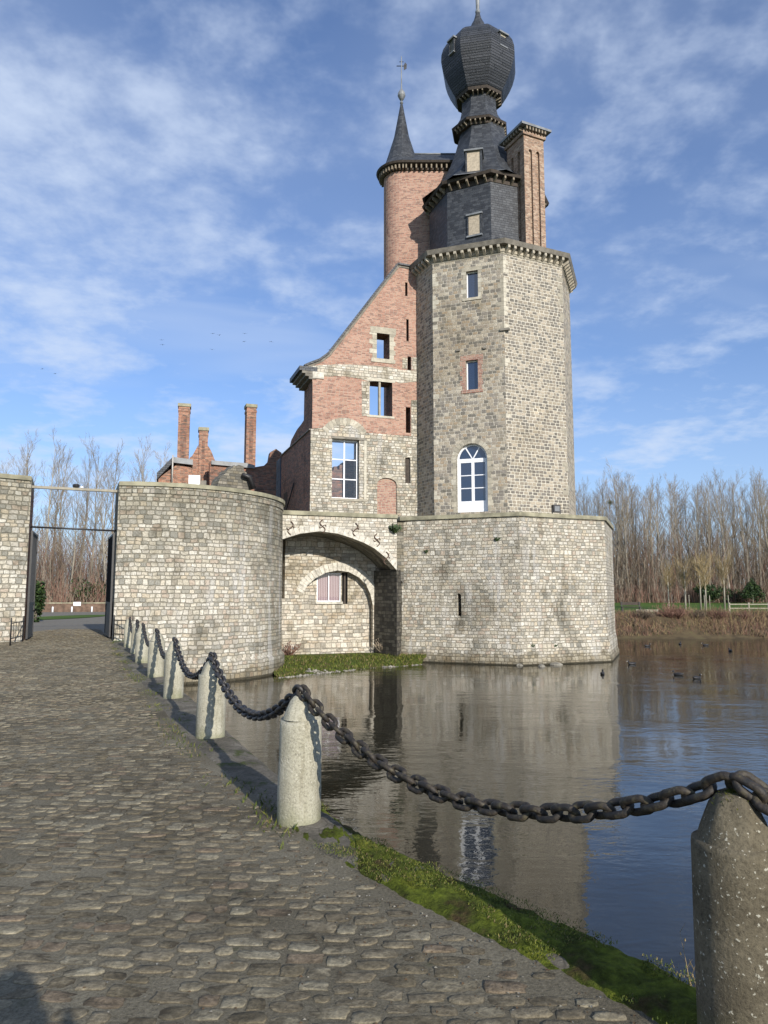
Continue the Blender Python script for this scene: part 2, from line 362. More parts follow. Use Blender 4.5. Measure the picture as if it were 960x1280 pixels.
m = NT('kerb stone'); p = m.pos(); n1 = m.noise(p, 30, 6, .75); n2 = m.noise(p, 2.0, 4, .6); vo = m.node('ShaderNodeTexVoronoi', feature='DISTANCE_TO_EDGE'); m.l.new(p, vo.inputs['Vector']); vo.inputs['Scale'].default_value = 6
c = m.ramp(n2, [(.35, (.085, .076, .058)), (.65, (.20, .18, .145))]); c = m.mix(1.0, c, m.ramp(n1, [(.3, .55), (.7, 1.4)]), 'MULTIPLY')
c = m.mix(m.maprange(vo.outputs[0], 0.0, .04, .55, 0.0), c, (.05, .045, .035))
ms = m.noise(p, 3.1, 5, .7); c = m.mix(m.maprange(ms, .54, .64), c, (.055, .068, .018))
m.bump(n1, .02); M['kerb'] = m.fin(c, .9, .25)
m = NT('moss'); p = m.pos(); n1 = m.noise(p, 26, 5, .7); n2 = m.noise(p, 3.2, 4, .6)
c = m.ramp(n2, [(.36, (.070, .048, .024)), (.45, (.05, .062, .012)), (.57, (.10, .125, .016)), (.70, (.18, .19, .028))]); c = m.mix(1.0, c, m.ramp(n1, [(.3, .5), (.72, 1.5)]), 'MULTIPLY')
m.bump(n1, .03); M['moss'] = m.fin(c, .95, .1)
m = NT('grass blades'); g = m.node('ShaderNodeNewGeometry'); M['blade'] = m.fin(m.ramp(g.outputs['Random Per Island'], [(0, (.045, .065, .014)), (.35, (.085, .105, .018)), (.7, (.15, .16, .03)), (.86, (.19, .15, .07))], 'CONSTANT'), .8, .2)
m = NT('lawn grass'); p = m.pos(); n1 = m.noise(p, .25, 5, .6); n2 = m.noise(p, 6, 4, .7)
c = m.ramp(n1, [(.35, (.045, .085, .018)), (.65, (.085, .135, .028))]); c = m.mix(1.0, c, m.ramp(n2, [(.3, .75), (.7, 1.25)]), 'MULTIPLY'); M['lawn'] = m.fin(c, .95, .1)
m = NT('muddy bank grass'); p = m.pos(); n1 = m.noise(p, 2.2, 6, .7); M['bankgrass'] = m.fin(m.ramp(n1, [(.36, (.07, .05, .03)), (.48, (.075, .085, .025)), (.62, (.095, .14, .028))]), .95, .1)
m = NT('courtyard gravel'); p = m.pos(); n1 = m.noise(p, 4, 5, .7); M['gravel'] = m.fin(m.ramp(n1, [(.3, (.13, .12, .10)), (.7, (.21, .195, .165))]), .95, .2)
m = NT('muddy bank'); p = m.pos(); n1 = m.noise(p, 1.2, 6, .7); M['mud'] = m.fin(m.ramp(n1, [(.3, (.045, .035, .022)), (.55, (.10, .075, .042)), (.75, (.07, .085, .03))]), .95, .2); 
m = NT('leaf litter'); p = m.pos(); n1 = m.noise(p, .8, 6, .7); M['litter'] = m.fin(m.ramp(n1, [(.3, (.07, .045, .028)), (.7, (.13, .085, .05))]), .95, .1)
# concrete bollards
def concrete(name, c0, c1, lich, lstr):
    m = NT(name); p = m.obj(); n1 = m.noise(p, 5, 4, .6); n2 = m.noise(p, 70, 4, .8); n3 = m.noise(p, 62, 2)
    c = m.ramp(n1, [(.3, c0), (.7, c1)]); c = m.mix(1.0, c, m.ramp(n2, [(.28, .45), (.5, 1.0), (.75, 1.25)]), 'MULTIPLY')
    mpp = m.node('ShaderNodeMapping'); m.l.new(p, mpp.inputs[0]); mpp.inputs['Scale'].default_value = (9, 9, 1.2); sn = m.noise(mpp.outputs[0], 1.0, 4, .65)
    c = m.mix(m.math('MULTIPLY', m.maprange(sn, .52, .70), .55), c, m.mix(1.0, c, (.50, .47, .40), 'MULTIPLY'))
    c = m.mix(m.math('MULTIPLY', m.maprange(n3, .64, .70), lstr), c, lich)
    sz = m.node('ShaderNodeSeparateXYZ'); m.l.new(p, sz.inputs[0])
    gr = m.math('MULTIPLY', m.maprange(m.math('ADD', sz.outputs[2], m.math('MULTIPLY', n1, .25)), .10, .32, 1.0, 0.0), .55)
    c = m.mix(gr, c, (.13, .14, .055))
    m.bump(m.math('ADD', n2, m.math('MULTIPLY', n3, .6)), .006); return m.fin(c, .9, .2)
M['conc'] = concrete('pitted concrete', (.31, .295, .225), (.43, .41, .33), (.62, .60, .52), .4)
M['conc_dark'] = concrete('weathered brown concrete', (.075, .064, .044), (.155, .135, .095), (.46, .45, .38), .7)
m = NT('chain iron'); p = m.pos(); n1 = m.noise(p, 28, 4, .7); n2 = m.noise(p, 90, 3)
c = m.ramp(n1, [(.35, (.014, .014, .017)), (.58, (.032, .029, .027)), (.75, (.09, .07, .04))]); m.bump(n2, .002); M['chain'] = m.fin(c, .5, .5)
m = NT('mossy rusty chain'); p = m.pos(); n1 = m.noise(p, 26, 4, .7); n2 = m.noise(p, 90, 3)
c = m.ramp(n1, [(.36, (.013, .013, .013)), (.52, (.032, .025, .019)), (.64, (.065, .056, .034)), (.76, (.14, .125, .075))]); m.bump(n2, .003); M['chain2'] = m.fin(c, .65, .4)
# water
m = NT('moat water'); p = m.pos(); mp = m.node('ShaderNodeMapping'); m.l.new(p, mp.inputs[0]); mp.inputs['Scale'].default_value = (.55, 1.0, 1.0); mp.inputs['Rotation'].default_value = (0, 0, R(8))
w1 = m.noise(mp.outputs[0], 1.5, 3, .5); w2 = m.noise(mp.outputs[0], 7.0, 3, .55, dist=.4); w3 = m.noise(p, .22, 2)
amp = m.maprange(w3, .4, .62, .25, 1.0)
h = m.math('MULTIPLY', m.math('ADD', m.math('MULTIPLY', w1, 1.0), m.math('MULTIPLY', w2, .26)), amp)
m.bump(h, .024); M['water'] = m.fin((.016, .015, .010), .015); m.bsdf.inputs['IOR'].default_value = 1.36; m.bsdf.inputs['Specular IOR Level'].default_value = .75
# bark
def bark(name, a, b): 
    m = NT(name); p = m.obj(); oi = m.node('ShaderNodeObjectInfo')
    c = m.ramp(m.noise(p, 1.2, 4, .7), [(.3, a), (.7, b)]); c = m.mix(1.0, c, m.ramp(oi.outputs['Random'], [(0, .8), (1, 1.25)]), 'MULTIPLY'); return m.fin(c, .9, .2)
M['bark'] = bark('grey bark', (.16, .14, .11), (.32, .285, .23)); M['twig'] = bark('brown twigs', (.16, .13, .095), (.26, .215, .16))
M['pale_bark'] = bark('pale aspen bark', (.24, .22, .18), (.42, .39, .33))
M['redtwig'] = bark('reddish twigs', (.15, .085, .065), (.23, .135, .10)); M['darktwig'] = bark('dark brown twigs', (.085, .065, .048), (.15, .115, .085)); M['twiggreen'] = bark('mistletoe green', (.06, .07, .03), (.10, .11, .05)); M['straw'] = bark('dry straw reeds', (.20, .15, .075), (.32, .25, .14))
m = NT('evergreen leaves'); g = m.node('ShaderNodeNewGeometry'); M['leaf'] = m.fin(m.ramp(g.outputs['Random Per Island'], [(0, (.018, .035, .012)), (.5, (.03, .055, .016)), (.85, (.05, .085, .02))], 'CONSTANT'), .6, .3)
M['ducks'] = plain('black plumage', (.014, .014, .016), .6, 6, .2); M['beak'] = plain('pale beak', (.7, .66, .6), .5, 6, .05)
M['rock'] = plain('pale pebbles', (.23, .215, .18), .9, 3, .45, .01)

# ------------------------------------------------------------------ world, sun
SAZ = R(26); SEL = R(22.5)       # azimuth measured from straight behind the camera towards its right
sund = Vector((sin(SAZ) * cos(SEL), -cos(SAZ) * cos(SEL), sin(SEL)))
w = bpy.data.worlds.new('World'); scene.world = w; w.use_nodes = True
nt = w.node_tree; nt.nodes.clear()
class WT(NT):
    def __init__(s, t): s.t = t; s.n = t.nodes; s.l = t.links
W = WT(nt)
sky = W.node('ShaderNodeTexSky'); sky.sky_type = 'NISHITA'; sky.sun_disc = False; sky.sun_elevation = SEL
sky.sun_rotation = math.atan2(sund.x, sund.y); sky.air_density = 1.0; sky.dust_density = .6; sky.ozone_density = 2.2; sky.altitude = 50
dirv = W.node('ShaderNodeTexCoord').outputs['Generated']
sp = W.node('ShaderNodeSeparateXYZ'); nt.links.new(dirv, sp.inputs[0])
zz = W.math('ADD', W.math('MAXIMUM', sp.outputs[2], 0.0), .16)
pu, pv = W.math('DIVIDE', sp.outputs[0], zz), W.math('DIVIDE', sp.outputs[1], zz)
q = W.xyz(pu, pv, 2.7)
n_big = W.noise(q, .75, 3, .55, dist=.4)
n_fine = W.noise(q, 4.2, 5, .55, dist=.25)
n_tiny = W.noise(q, 13.0, 4, .6)
# thin streaks lower down, stretched along one wind direction
q2 = W.xyz(W.math('ADD', W.math('MULTIPLY', pu, .35), W.math('MULTIPLY', pv, .12)), W.math('SUBTRACT', W.math('MULTIPLY', pv, 1.1), W.math('MULTIPLY', pu, .35)), 4.0)
n_str = W.noise(q2, 1.5, 4, .55, dist=.5)
clump = W.math('ADD', W.math('MULTIPLY', n_fine, .68), W.math('MULTIPLY', n_tiny, .32))
lefty = W.maprange(pu, -1.5, 1.5, 1.0, .35)
cover = W.math('ADD', W.math('MULTIPLY', n_big, .9), W.math('MULTIPLY', W.maprange(pu, -2.2, 1.8, .42, .12), .55))
alt = W.math('MULTIPLY', W.maprange(W.math('ADD', W.math('MULTIPLY', clump, 1.9), W.math('SUBTRACT', cover, 1.09)), .24, .86), .58)
veil = W.math('MULTIPLY', W.maprange(cover, .25, .85), .30)
stk = W.math('MULTIPLY', W.maprange(n_str, .40, .78), .46)
base = W.maprange(sp.outputs[2], 0.0, .45, .42, .04)
fac = W.math('MAXIMUM', W.math('MAXIMUM', W.math('ADD', alt, veil, clamp=True), stk), base)
skyc = W.mix(1.0, sky.outputs[0], (.74, .96, 1.30), 'MULTIPLY')
cl = W.mix(W.math('MINIMUM', fac, .86), skyc, (5.3, 6.2, 7.8))
bg = W.node('ShaderNodeBackground'); nt.links.new(cl, bg.inputs[0]); bg.inputs[1].default_value = .095
out = W.node('ShaderNodeOutputWorld'); nt.links.new(bg.outputs[0], out.inputs[0])
sl = bpy.data.lights.new('sun', 'SUN'); sl.energy = 4.5; sl.angle = R(.5); sl.color = (1, .93, .82)
so = bpy.data.objects.new('sun', sl); col.objects.link(so); so.rotation_euler = sund.to_track_quat('Z', 'Y').to_euler()
scene.view_settings.view_transform = 'Standard'; scene.view_settings.look = 'None'; scene.view_settings.gamma = 1; scene.view_settings.exposure = .38

cd = bpy.data.cameras.new('camera'); cam = bpy.data.objects.new('camera', cd); col.objects.link(cam); scene.camera = cam
cd.sensor_fit = 'VERTICAL'; cd.sensor_height = 36; cd.lens = F / 1280 * 36; cd.clip_end = 3000; cd.clip_start = .05
cam.location = (0, 0, EYE); cam.rotation_euler = (pi / 2 + PITCH, 0, 0)

# ------------------------------------------------------------------ plan
T2 = Vector((-.39, .92)).normalized(); R2 = Vector((T2.y, -T2.x)); GM = Vector((-11.7, 27.8))
def gf(r, t): q = GM + R2 * r + T2 * t; return (q.x, q.y)
QE = [(14.0, -7.5), (6.2, -.9), (2.75, 1.75), (1.68, 2.72), (1.33, 3.2), (1.08, 3.56), (.74, 4.0), (.39, 4.45), (.1, 4.85), (-.16, 5.2), (-.36, 5.6), (-.97, 6.95), (-1.75, 8.8), (-3.06, 12.0), (-4.33, 15.0), (-5.6, 18.0), (-6.8, 20.8), (-7.9, 23.4), (-9.2, 26.6)]
KI = [(13.2, -8.2), (5.6, -1.5), (2.2, 1.0), (1.28, 2.35), (1.03, 2.98), (.82, 3.25), (.50, 3.64), (.28, 3.92), (.07, 4.18), (-.2, 4.55), (-.45, 4.94), (-.98, 5.95), (-2.32, 8.6), (-3.63, 11.8), (-4.90, 14.8), (-6.15, 17.8), (-7.3, 20.6), (-8.35, 23.2), (-9.6, 26.4)]
def interp(tbl, y):
    if y <= tbl[0][1]: return tbl[0][0]
    for (x0, y0), (x1, y1) in zip(tbl, tbl[1:]):
        if y0 <= y <= y1: return x0 + (x1 - x0) * (y - y0) / (y1 - y0)
    return tbl[-1][0] + (y - tbl[-1][1]) * (-.42)
PATHW = 4.6
# moat outline
MOAT = QE + [(-9.0, 30), (-8, 36), (-6, 46), (0, 60), (19, 61.5), (24, 61), (30, 62), (36, 61.2), (48, 62.5), (90, 66), (125, 45), (125, -40), (30, -25)]
def smooth_noise(x, y, s): return noise.noise(Vector((x * s, y * s, 1.3)))

mb = MB()
outer = [(-900, -900), (900, -900), (900, 1400), (-900, 1400)]
far_lift = lambda x, y: -.04 + max(0, min(1, (y - 66) / 45)) * .75 * (1 if x > 0 else .35)
lp = [outer, MOAT]; flat = outer + MOAT
for t in tessellate_polygon([[Vector((p[0], p[1], 0)) for p in l] for l in lp]):
    mb.face([(flat[i][0], flat[i][1], -.04) for i in t], M['lawn'])
mb.build('ground', kind='structure')
# rising lawn on the far bank
mb = MB(); xs = [10 + i * 4 for i in range(30)]; ys = [64, 66, 69, 73, 78, 84, 90, 97, 105, 112, 120, 140, 200]
def lz(x, y): return -.035 + .02 + max(0, min(1, (y - 64) / 45)) * .72 + .05 * smooth_noise(x, y, .1) * min(1, (y - 64) / 8)
vs = [(x, y, lz(x, y)) for y in ys for x in xs]; n = len(xs)
mb.mesh(vs, [(j * n + i, j * n + i + 1, (j + 1) * n + i + 1, (j + 1) * n + i) for j in range(len(ys) - 1) for i in range(n - 1)], M['lawn'], True); mb.build('lawn', kind='structure')
mb = MB(); mb.face([(-60, -60, WATER), (140, -60, WATER), (140, 75, WATER), (-60, 75, WATER)], M['water']); mb.build('water', kind='structure')
mb = MB(); mb.face([(-60, -60, -3.2), (140, -60, -3.2), (140, 75, -3.2), (-60, 75, -3.2)], M['mud']); mb.build('moat_bed', kind='structure')
# far bank slope
mb = MB(); bk = [(0, 60), (19, 61.5), (24, 61), (30, 62), (36, 61.2), (48, 62.5), (90, 66), (125, 45)]
pts = []
for a, b in zip(bk, bk[1:]):
    k = max(1, int(math.dist(a, b) / 1.0))
    pts += [(a[0] + (b[0] - a[0]) * i / k, a[1] + (b[1] - a[1]) * i / k) for i in range(k)]
rows = []
for j, (dy, z) in enumerate([(1.0, -.02), (0, -.03), (-.5, -.22), (-1.1, -.8), (-2.0, -1.42), (-3.2, -1.80), (-6, -2.7)]):
    k_ = min(1, max(0, j - 1)); rows.append([(x, y + dy + .4 * k_ * smooth_noise(x, j * 3, .5), z + .14 * k_ * smooth_noise(x, y + j * 5, .8)) for x, y in pts])
n = len(pts)
mb.mesh([p for r in rows for p in r], [(j * n + i, j * n + i + 1, (j + 1) * n + i + 1, (j + 1) * n + i) for j in range(6) for i in range(n - 1)], M['mud'], True); mb.build('bank', kind='structure')
# path: mortar bed and worn cobbles
mb = MB()
ys = [-8 + .5 * i for i in range(0, 82)]
poly_r = [(interp(KI, y) if y > -8 else 13, y) for y in ys]
NX = 10
vs = []
for (x, y) in poly_r:
    for i in range(NX + 1): xx = x + .06 - PATHW * i / NX; vs.append((xx, y + PATHW * i / NX * -.1, .003 * smooth_noise(xx, y, .8)))
mb.mesh(vs, [(j * (NX + 1) + i, (j + 1) * (NX + 1) + i, (j + 1) * (NX + 1) + i + 1, j * (NX + 1) + i + 1) for j in range(len(ys) - 1) for i in range(NX)], M['mortar'], True)
# cobbles laid in wavering courses
ca = R(9); cx_, sx_ = cos(ca), sin(ca)
y = -1.0
def inside(X, Y):
    xr = interp(KI, Y); return xr - PATHW + .1 < X < xr - .05
def stone(X, Y, w, h, near):
    nn = 12 if near else 8
    hh = rnd.uniform(.0015, .0055) * (1 if near else 1.3)
    sq = rnd.uniform(3, 8); rot = rnd.gauss(0, .07) - ca * .0
    vs = []
    ra = [1 + rnd.uniform(-.17, .06) for _ in range(nn)]
    tx, ty = rnd.uniform(-.05, .05), rnd.uniform(-.05, .05)
    for sc, z in ((1.0, -.010), (.97, hh * .4), (.90, hh), (.4, hh * 1.06)):
        for k in range(nn):
            a = 2 * pi * (k + .5) / nn; c_, s_ = cos(a), sin(a)
            rr = (abs(c_) ** sq + abs(s_) ** sq) ** (-1 / sq) * ra[k] * sc
            dx, dy = c_ * rr * w / 2, s_ * rr * h / 2
            dx, dy = dx * cos(rot) - dy * sin(rot), dx * sin(rot) + dy * cos(rot)
            vs.append((X + dx, Y + dy, z + (tx * dx + ty * dy) + (rnd.uniform(-.0015, .0015) if near else 0)))
    fs = []
    for r in range(3):
        for k in range(nn): fs.append([r * nn + k, r * nn + (k + 1) % nn, (r + 1) * nn + (k + 1) % nn, (r + 1) * nn + k])
    fs.append([3 * nn + k for k in range(nn)])
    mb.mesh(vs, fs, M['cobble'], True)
row = -1.0
while row < 34:
    rh = rnd.uniform(.082, .122) if row < 14 else rnd.uniform(.11, .15)
    s = -16.0
    while s < 12:
        sw = rnd.uniform(.08, .20) + (.06 if rnd.random() < .12 else 0) * (1 if row < 14 else 1.1)
        X = s + sw / 2; Yc = row + rh / 2 + .10 * smooth_noise(X * .6, row * .4, 1) + .04 * smooth_noise(X, row, 1.7)
        Xw, Yw = X * cx_ + Yc * sx_ * 0, Yc - X * sx_
        s += sw
        if not inside(Xw, Yw): continue
        edge = (interp(KI, Yw) - Xw)
        if Yw < 14 and abs(Xw / max(Yw, .5)) > .75: continue
        if rnd.random() < (.12 if edge < .5 else .05 + .08 * (smooth_noise(Xw, Yw, .5) > .15)): continue
        shrink = rnd.uniform(.86, 1.03) if edge > .25 else rnd.uniform(.55, .9)
        stone(Xw, Yw, sw * shrink, rh * shrink * rnd.uniform(.84, .98), Yw < 9)
    row += rh
mb.build('cobbled_path', kind='structure')
mb = MB(); e = [gf(-1.9, 3.0), gf(2.6, 3.0), gf(7, 12), gf(9, 70), gf(-16, 70), gf(-6, 12)]
mb.face([(x, y, .0) for x, y in e], M['gravel']); mb.build('courtyard', kind='structure')

# kerb and quay wall
def resample(pl, step):
    o = []
    for a, b in zip(pl, pl[1:]):
        k = max(1, int(math.dist(a, b) / step)); o += [(a[0] + (b[0] - a[0]) * i / k, a[1] + (b[1] - a[1]) * i / k) for i in range(k)]
    return o + [pl[-1]]
NS = 12
cut_q, cut_k = [], []
for (qa, qb), (ka, kb) in zip(zip(QE, QE[1:]), zip(KI, KI[1:])):
    for i in range(NS):
        f = i / NS; cut_q.append((qa[0] + (qb[0] - qa[0]) * f, qa[1] + (qb[1] - qa[1]) * f)); cut_k.append((ka[0] + (kb[0] - ka[0]) * f, ka[1] + (kb[1] - ka[1]) * f))
cut_q.append(QE[-1]); cut_k.append(KI[-1])
mb = MB(); vs = []; K = 6
for (qx, qy), (kx, ky) in zip(cut_q, cut_k):
    jag = .025 * smooth_noise(qx * 3, qy * 3, 2.1)
    for i in range(K + 1):
        f = i / K; x = kx + (qx - kx) * (f + (jag if i == K else 0)); y = ky + (qy - ky) * (f + (jag if i == K else 0))
        vs.append((x, y, .010 + .014 * smooth_noise(x, y, 4.0) + .006 * smooth_noise(x, y, 17) - (.03 if i == K else 0) - (.035 if i == 0 else 0)))
n = K + 1
mb.mesh(vs, [(j * n + i, j * n + i + 1, (j + 1) * n + i + 1, (j + 1) * n + i) for j in range(len(cut_q) - 1) for i in range(K)], M['kerb'], True); mb.build('kerb', kind='structure')
mb = MB(); acc = 0; top = vs[K::n]
for a, b in zip(top, top[1:]):
    L = math.dist(a[:2], b[:2])
    mb.face([a, b, (b[0] + .05, b[1] + .02, -2.4), (a[0] + .05, a[1] + .02, -2.4)], M['dark_stone'], [(acc, a[2]), (acc + L, b[2]), (acc + L, -2.4), (acc, -2.4)]); acc += L
o = mb.build('quay_wall'); tag(o, 'low dark stone quay wall dropping from the mossy kerb into the moat', 'wall')
# moss and grass on the kerb
mb = MB(); vs = []; K2 = 10; mq, mk = [], []
for a, b in zip(cut_q, cut_k):
    if 1.0 < a[1] < 6.2: mq.append(a); mk.append(b)
mq = resample(mq, .04); mk2 = []
from math import dist
mk_r = resample(mk, .04)
for i in range(len(mq)): mk2.append(mk_r[min(len(mk_r) - 1, int(i * len(mk_r) / len(mq)))])
for (qx, qy), (kx, ky) in zip(mq, mk2):
    for i in range(K2 + 1):
        f = i / K2 * 1.03 + .0; x = kx + (qx - kx) * f; y = ky + (qy - ky) * f
        hump = sin(pi * min(1, max(0, i / K2))) ** .5 * .046
        pat = smooth_noise(x, y, 2.1) * .6 + .66 + .5 * smooth_noise(x, y, 7) - (.9 if qy > 5.25 else 0)
        vs.append((x, y, -.012 + hump * max(0, min(1, .6 + pat)) + .018 * smooth_noise(x, y, 14) + .012 * smooth_noise(x, y, 42)))
n = K2 + 1
mb.mesh(vs, [(j * n + i, j * n + i + 1, (j + 1) * n + i + 1, (j + 1) * n + i) for j in range(len(mq) - 1) for i in range(K2)], M['moss'], True)
mo = mb.build('moss_strip'); tag(mo, 'bright green moss and low grass growing along the kerb between the cobbles and the water', 'moss', kind='stuff')
def blade(mb, x, y, z, h, mat, wd=.004, lean=.5):
    a = rnd.uniform(0, 2 * pi); l = rnd.uniform(.1, lean) * h
    dx, dy = cos(a), sin(a); px_, py_ = -dy * wd, dx * wd
    mb.mesh([(x - px_, y - py_, z), (x + px_, y + py_, z), (x + dx * l * .4 + px_ * .7, y + dy * l * .4 + py_ * .7, z + h * .6), (x + dx * l, y + dy * l, z + h)], [(0, 1, 2), (0, 2, 3)], mat)
mb = MB()
for _ in range(30000):
    i = rnd.randrange(len(mq)); f = rnd.random(); (qx, qy), (kx, ky) = mq[i], mk2[i]
    x, y = kx + (qx - kx) * f + rnd.gauss(0, .02), ky + (qy - ky) * f + rnd.gauss(0, .02)
    if smooth_noise(x, y, 2.3) + .3 * smooth_noise(x, y, 9) < (-.15 if qy < 5.3 else .2): continue
    blade(mb, x, y, .030, rnd.uniform(.004, .012), M['blade'], .0025, 1.8)
for (qx, qy), (kx, ky) in zip(cut_q, cut_k):
    if qy < 6: continue
    for _ in range(26):
        f = rnd.gauss(.05, .18); x, y = kx + (qx - kx) * f, ky + (qy - ky) * f + rnd.uniform(-.15, .15)
        if smooth_noise(x, y, 1.3) < 0: continue
        blade(mb, x, y, 0, rnd.uniform(.015, .05), M['blade'], .004, 1.2)
o = mb.build('short_grass'); tag(o, 'short grass tufts sprouting from the kerb beside the bollards', 'grass', kind='stuff')
# dry weeds hanging over the quay near the closest bollard
def weed(name, label, x, y, z, hgt, n, mat, cat='plant', group=None, spread=.5, rad=.0022):
    mb = MB()
    for _ in range(n):
        a = rnd.uniform(0, 2 * pi); l = hgt * rnd.uniform(.55, 1); p0 = Vector((x + rnd.gauss(0, .03), y + rnd.gauss(0, .03), z)); d = Vector((cos(a) * spread * rnd.random(), sin(a) * spread * rnd.random(), 1)).normalized()
        pts = [p0 + d * l * t + Vector((cos(a), sin(a), 0)) * .12 * l * t * t for t in (0, .35, .7, 1)]
        tube(mb, pts, [rad, rad * .9, rad * .6, rad * .3], mat, 3, False, False)
        for k in range(5):
            b = pts[1].lerp(pts[3], rnd.random()); aa = rnd.uniform(0, 2 * pi)
            tube(mb, [b, b + Vector((cos(aa) * .3, sin(aa) * .3, .5)) * l * .25], [rad * .5, rad * .2], mat, 3, False, False)
            if k % 2: tube(mb, [b + Vector((cos(aa) * .3, sin(aa) * .3, .5)) * l * .25, b + Vector((cos(aa) * .3, sin(aa) * .3, .5)) * l * .25 + Vector((0, 0, rad * 5))], [rad * 2, rad * 1.4], mat, 4, False)
    o = mb.build(name); return tag(o, label, cat, group)
weed('dry_weed', 'thin dry weed stalks on the quay edge just left of the nearest bollard', 1.30, 3.33, -.25, .42, 9, M['straw'])

mb = MB()
for _ in range(1500):
    y = rnd.uniform(1.6, 9) ; x = interp(KI, y) - abs(rnd.gauss(0, .35)) * (1 if rnd.random() < .6 else 5)
    r_ = rnd.uniform(.003, .010); a = rnd.uniform(0, 6.28); c_, s_ = cos(a) * r_, sin(a) * r_; z = .006
    mb.mesh([(x + c_, y + s_, z), (x - s_ * .7, y + c_ * .7, z + r_ * .5), (x - c_, y - s_, z), (x + s_ * .7, y - c_ * .7, z + r_ * .3)], [(0, 1, 2, 3)], M['litter'] if rnd.random() < .6 else M['rock'])
o = mb.build('litter'); tag(o, 'dead leaf scraps and grit scattered over the cobbles towards the kerb', 'litter', kind='stuff')

# ------------------------------------------------------------------ bollards and chains
POSTS = [(4.1, .3), (1.275, 2.80), (-.61, 5.5), (-1.98, 8.65), (-3.32, 11.9), (-4.55, 15.0), (-5.83, 18.1), (-6.9, 20.9), (-8.0, 23.5)]
blab = [None, 'nearest bollard, brown weathered concrete speckled with lichen, moss on its tip', 'pale concrete bollard with chipped shoulder, second nearest, at the end of the moss', 'pale bollard third from the front with a chain shadow down its middle',
        'pale bollard fourth from the front along the kerb', 'pale bollard fifth from the front, before the gate tower wall', 'sixth bollard from the front, against the foot of the gate tower', 'small far bollard, seventh from the front', 'farthest bollard, last of the row beside the gate railing']
def make_bollard(mat, seed, chip):
    r_ = random.Random(seed); t = thing('bollard', 'x', 'bollard', (0, 0, 0), 'bollards along the quay')
    mb = MB(); n = 28; vs = []; fs = []
    prof = [(.158, -.05), (.157, .02), (.156, .2), (.154, .4), (.151, .6), (.149, .70), (.146, .722)]
    for j, (r, z) in enumerate(prof):
        for k in range(n):
            a = 2 * pi * k / n; v = noise.noise(Vector((cos(a) * 2, sin(a) * 2, z * 5 + seed))) * .006
            dz = 0
            if j >= 5 and chip: dz = -.03 * max(0, cos(a - 4.0)) ** 3
            vs.append(((r + v) * cos(a), (r + v) * sin(a), z + dz))
    for j in range(len(prof) - 1):
        for k in range(n): fs.append([j * n + k, j * n + (k + 1) % n, (j + 1) * n + (k + 1) % n, (j + 1) * n + k])
    fs.append([(len(prof) - 1) * n + k for k in range(n)])
    mb.mesh(vs, fs, mat, True); mb.build('shaft', t, local=True)
    mb = MB(); vs = []; fs = []
    prof = [(.131, .715), (.120, .75), (.103, .80), (.082, .845), (.055, .875), (.02, .888)]
    for j, (r, z) in enumerate(prof):
        for k in range(n):
            a = 2 * pi * k / n; v = noise.noise(Vector((cos(a) * 2.5, sin(a) * 2.5, z * 9 + seed))) * .012
            vs.append(((r + v) * cos(a), (r + v) * sin(a), z))
    for j in range(len(prof) - 1):
        for k in range(n): fs.append([j * n + k, j * n + (k + 1) % n, (j + 1) * n + (k + 1) % n, (j + 1) * n + k])
    fs.append([(len(prof) - 1) * n + k for k in range(n)])
    mb.mesh(vs, fs, mat, True); mb.build('cap', t, local=True); return t
b1 = make_bollard(M['conc_dark'], 3, False); b1.location = (*POSTS[1], 0); b1['label'] = blab[1]
mb = MB()
for _ in range(900):
    a, r = rnd.uniform(0, 2 * pi), abs(rnd.gauss(0, .03)); blade(mb, r * cos(a), r * sin(a), .885 - r * .4, rnd.uniform(.006, .02), M['blade'], .0025, 1.5)
o = mb.build('moss_tuft', b1, local=True)
b2 = make_bollard(M['conc'], 11, True)
def dup(root, loc, label, rz=0):
    r = root.copy(); col.objects.link(r); r.location = loc; r['label'] = label; r.rotation_euler = (0, 0, rz)
    for ch in list(root.children):
        c = ch.copy(); col.objects.link(c); c.parent = r
    return r
b2.location = (*POSTS[2], 0); b2['label'] = blab[2]
for i in range(3, 9):
    q = dup(b2, (*POSTS[i], 0), blab[i], i * 1.3); q.rotation_euler = (rnd.uniform(-.025, .025), rnd.uniform(-.025, .025), i * 1.3); q.scale = (rnd.uniform(.96, 1.05),) * 2 + (rnd.uniform(.97, 1.02),)
b2.rotation_euler = (0, .012, 0)

def link_data(mat, L=.158, Wd=.104, r=.0165, nseg=18, ns=7):
    mb = MB(); vs = []; fs = []; hw = Wd / 2 - r; hl = L / 2 - r; st = hl - hw
    path = []
    for k in range(nseg):
        a = 2 * pi * k / nseg; path.append(Vector((cos(a) * hw + (st if cos(a) > 0 else -st) * (1 if abs(cos(a)) > 1e-6 else 0), sin(a) * hw, 0)))
    for k in range(nseg):
        t = (path[(k + 1) % nseg] - path[k - 1]).normalized(); nrm = Vector((t.y, -t.x, 0))
        for j in range(ns):
            b = 2 * pi * j / ns; vs.append(path[k] + (nrm * cos(b) + Vector((0, 0, sin(b)))) * r)
    for k in range(nseg):
        for j in range(ns): fs.append([k * ns + j, ((k + 1) % nseg) * ns + j, ((k + 1) % nseg) * ns + (j + 1) % ns, k * ns + (j + 1) % ns])
    mb.mesh(vs, fs, mat, True); o = mb.build('link'); d = o.data; bpy.data.objects.remove(o); return d, vs, fs
PITCHL = .098
ld1, lv, lf = link_data(M['chain']); ld2, _, _ = link_data(M['chain2']); 
_, lvf, lff = link_data(M['chain'], nseg=12, ns=5)
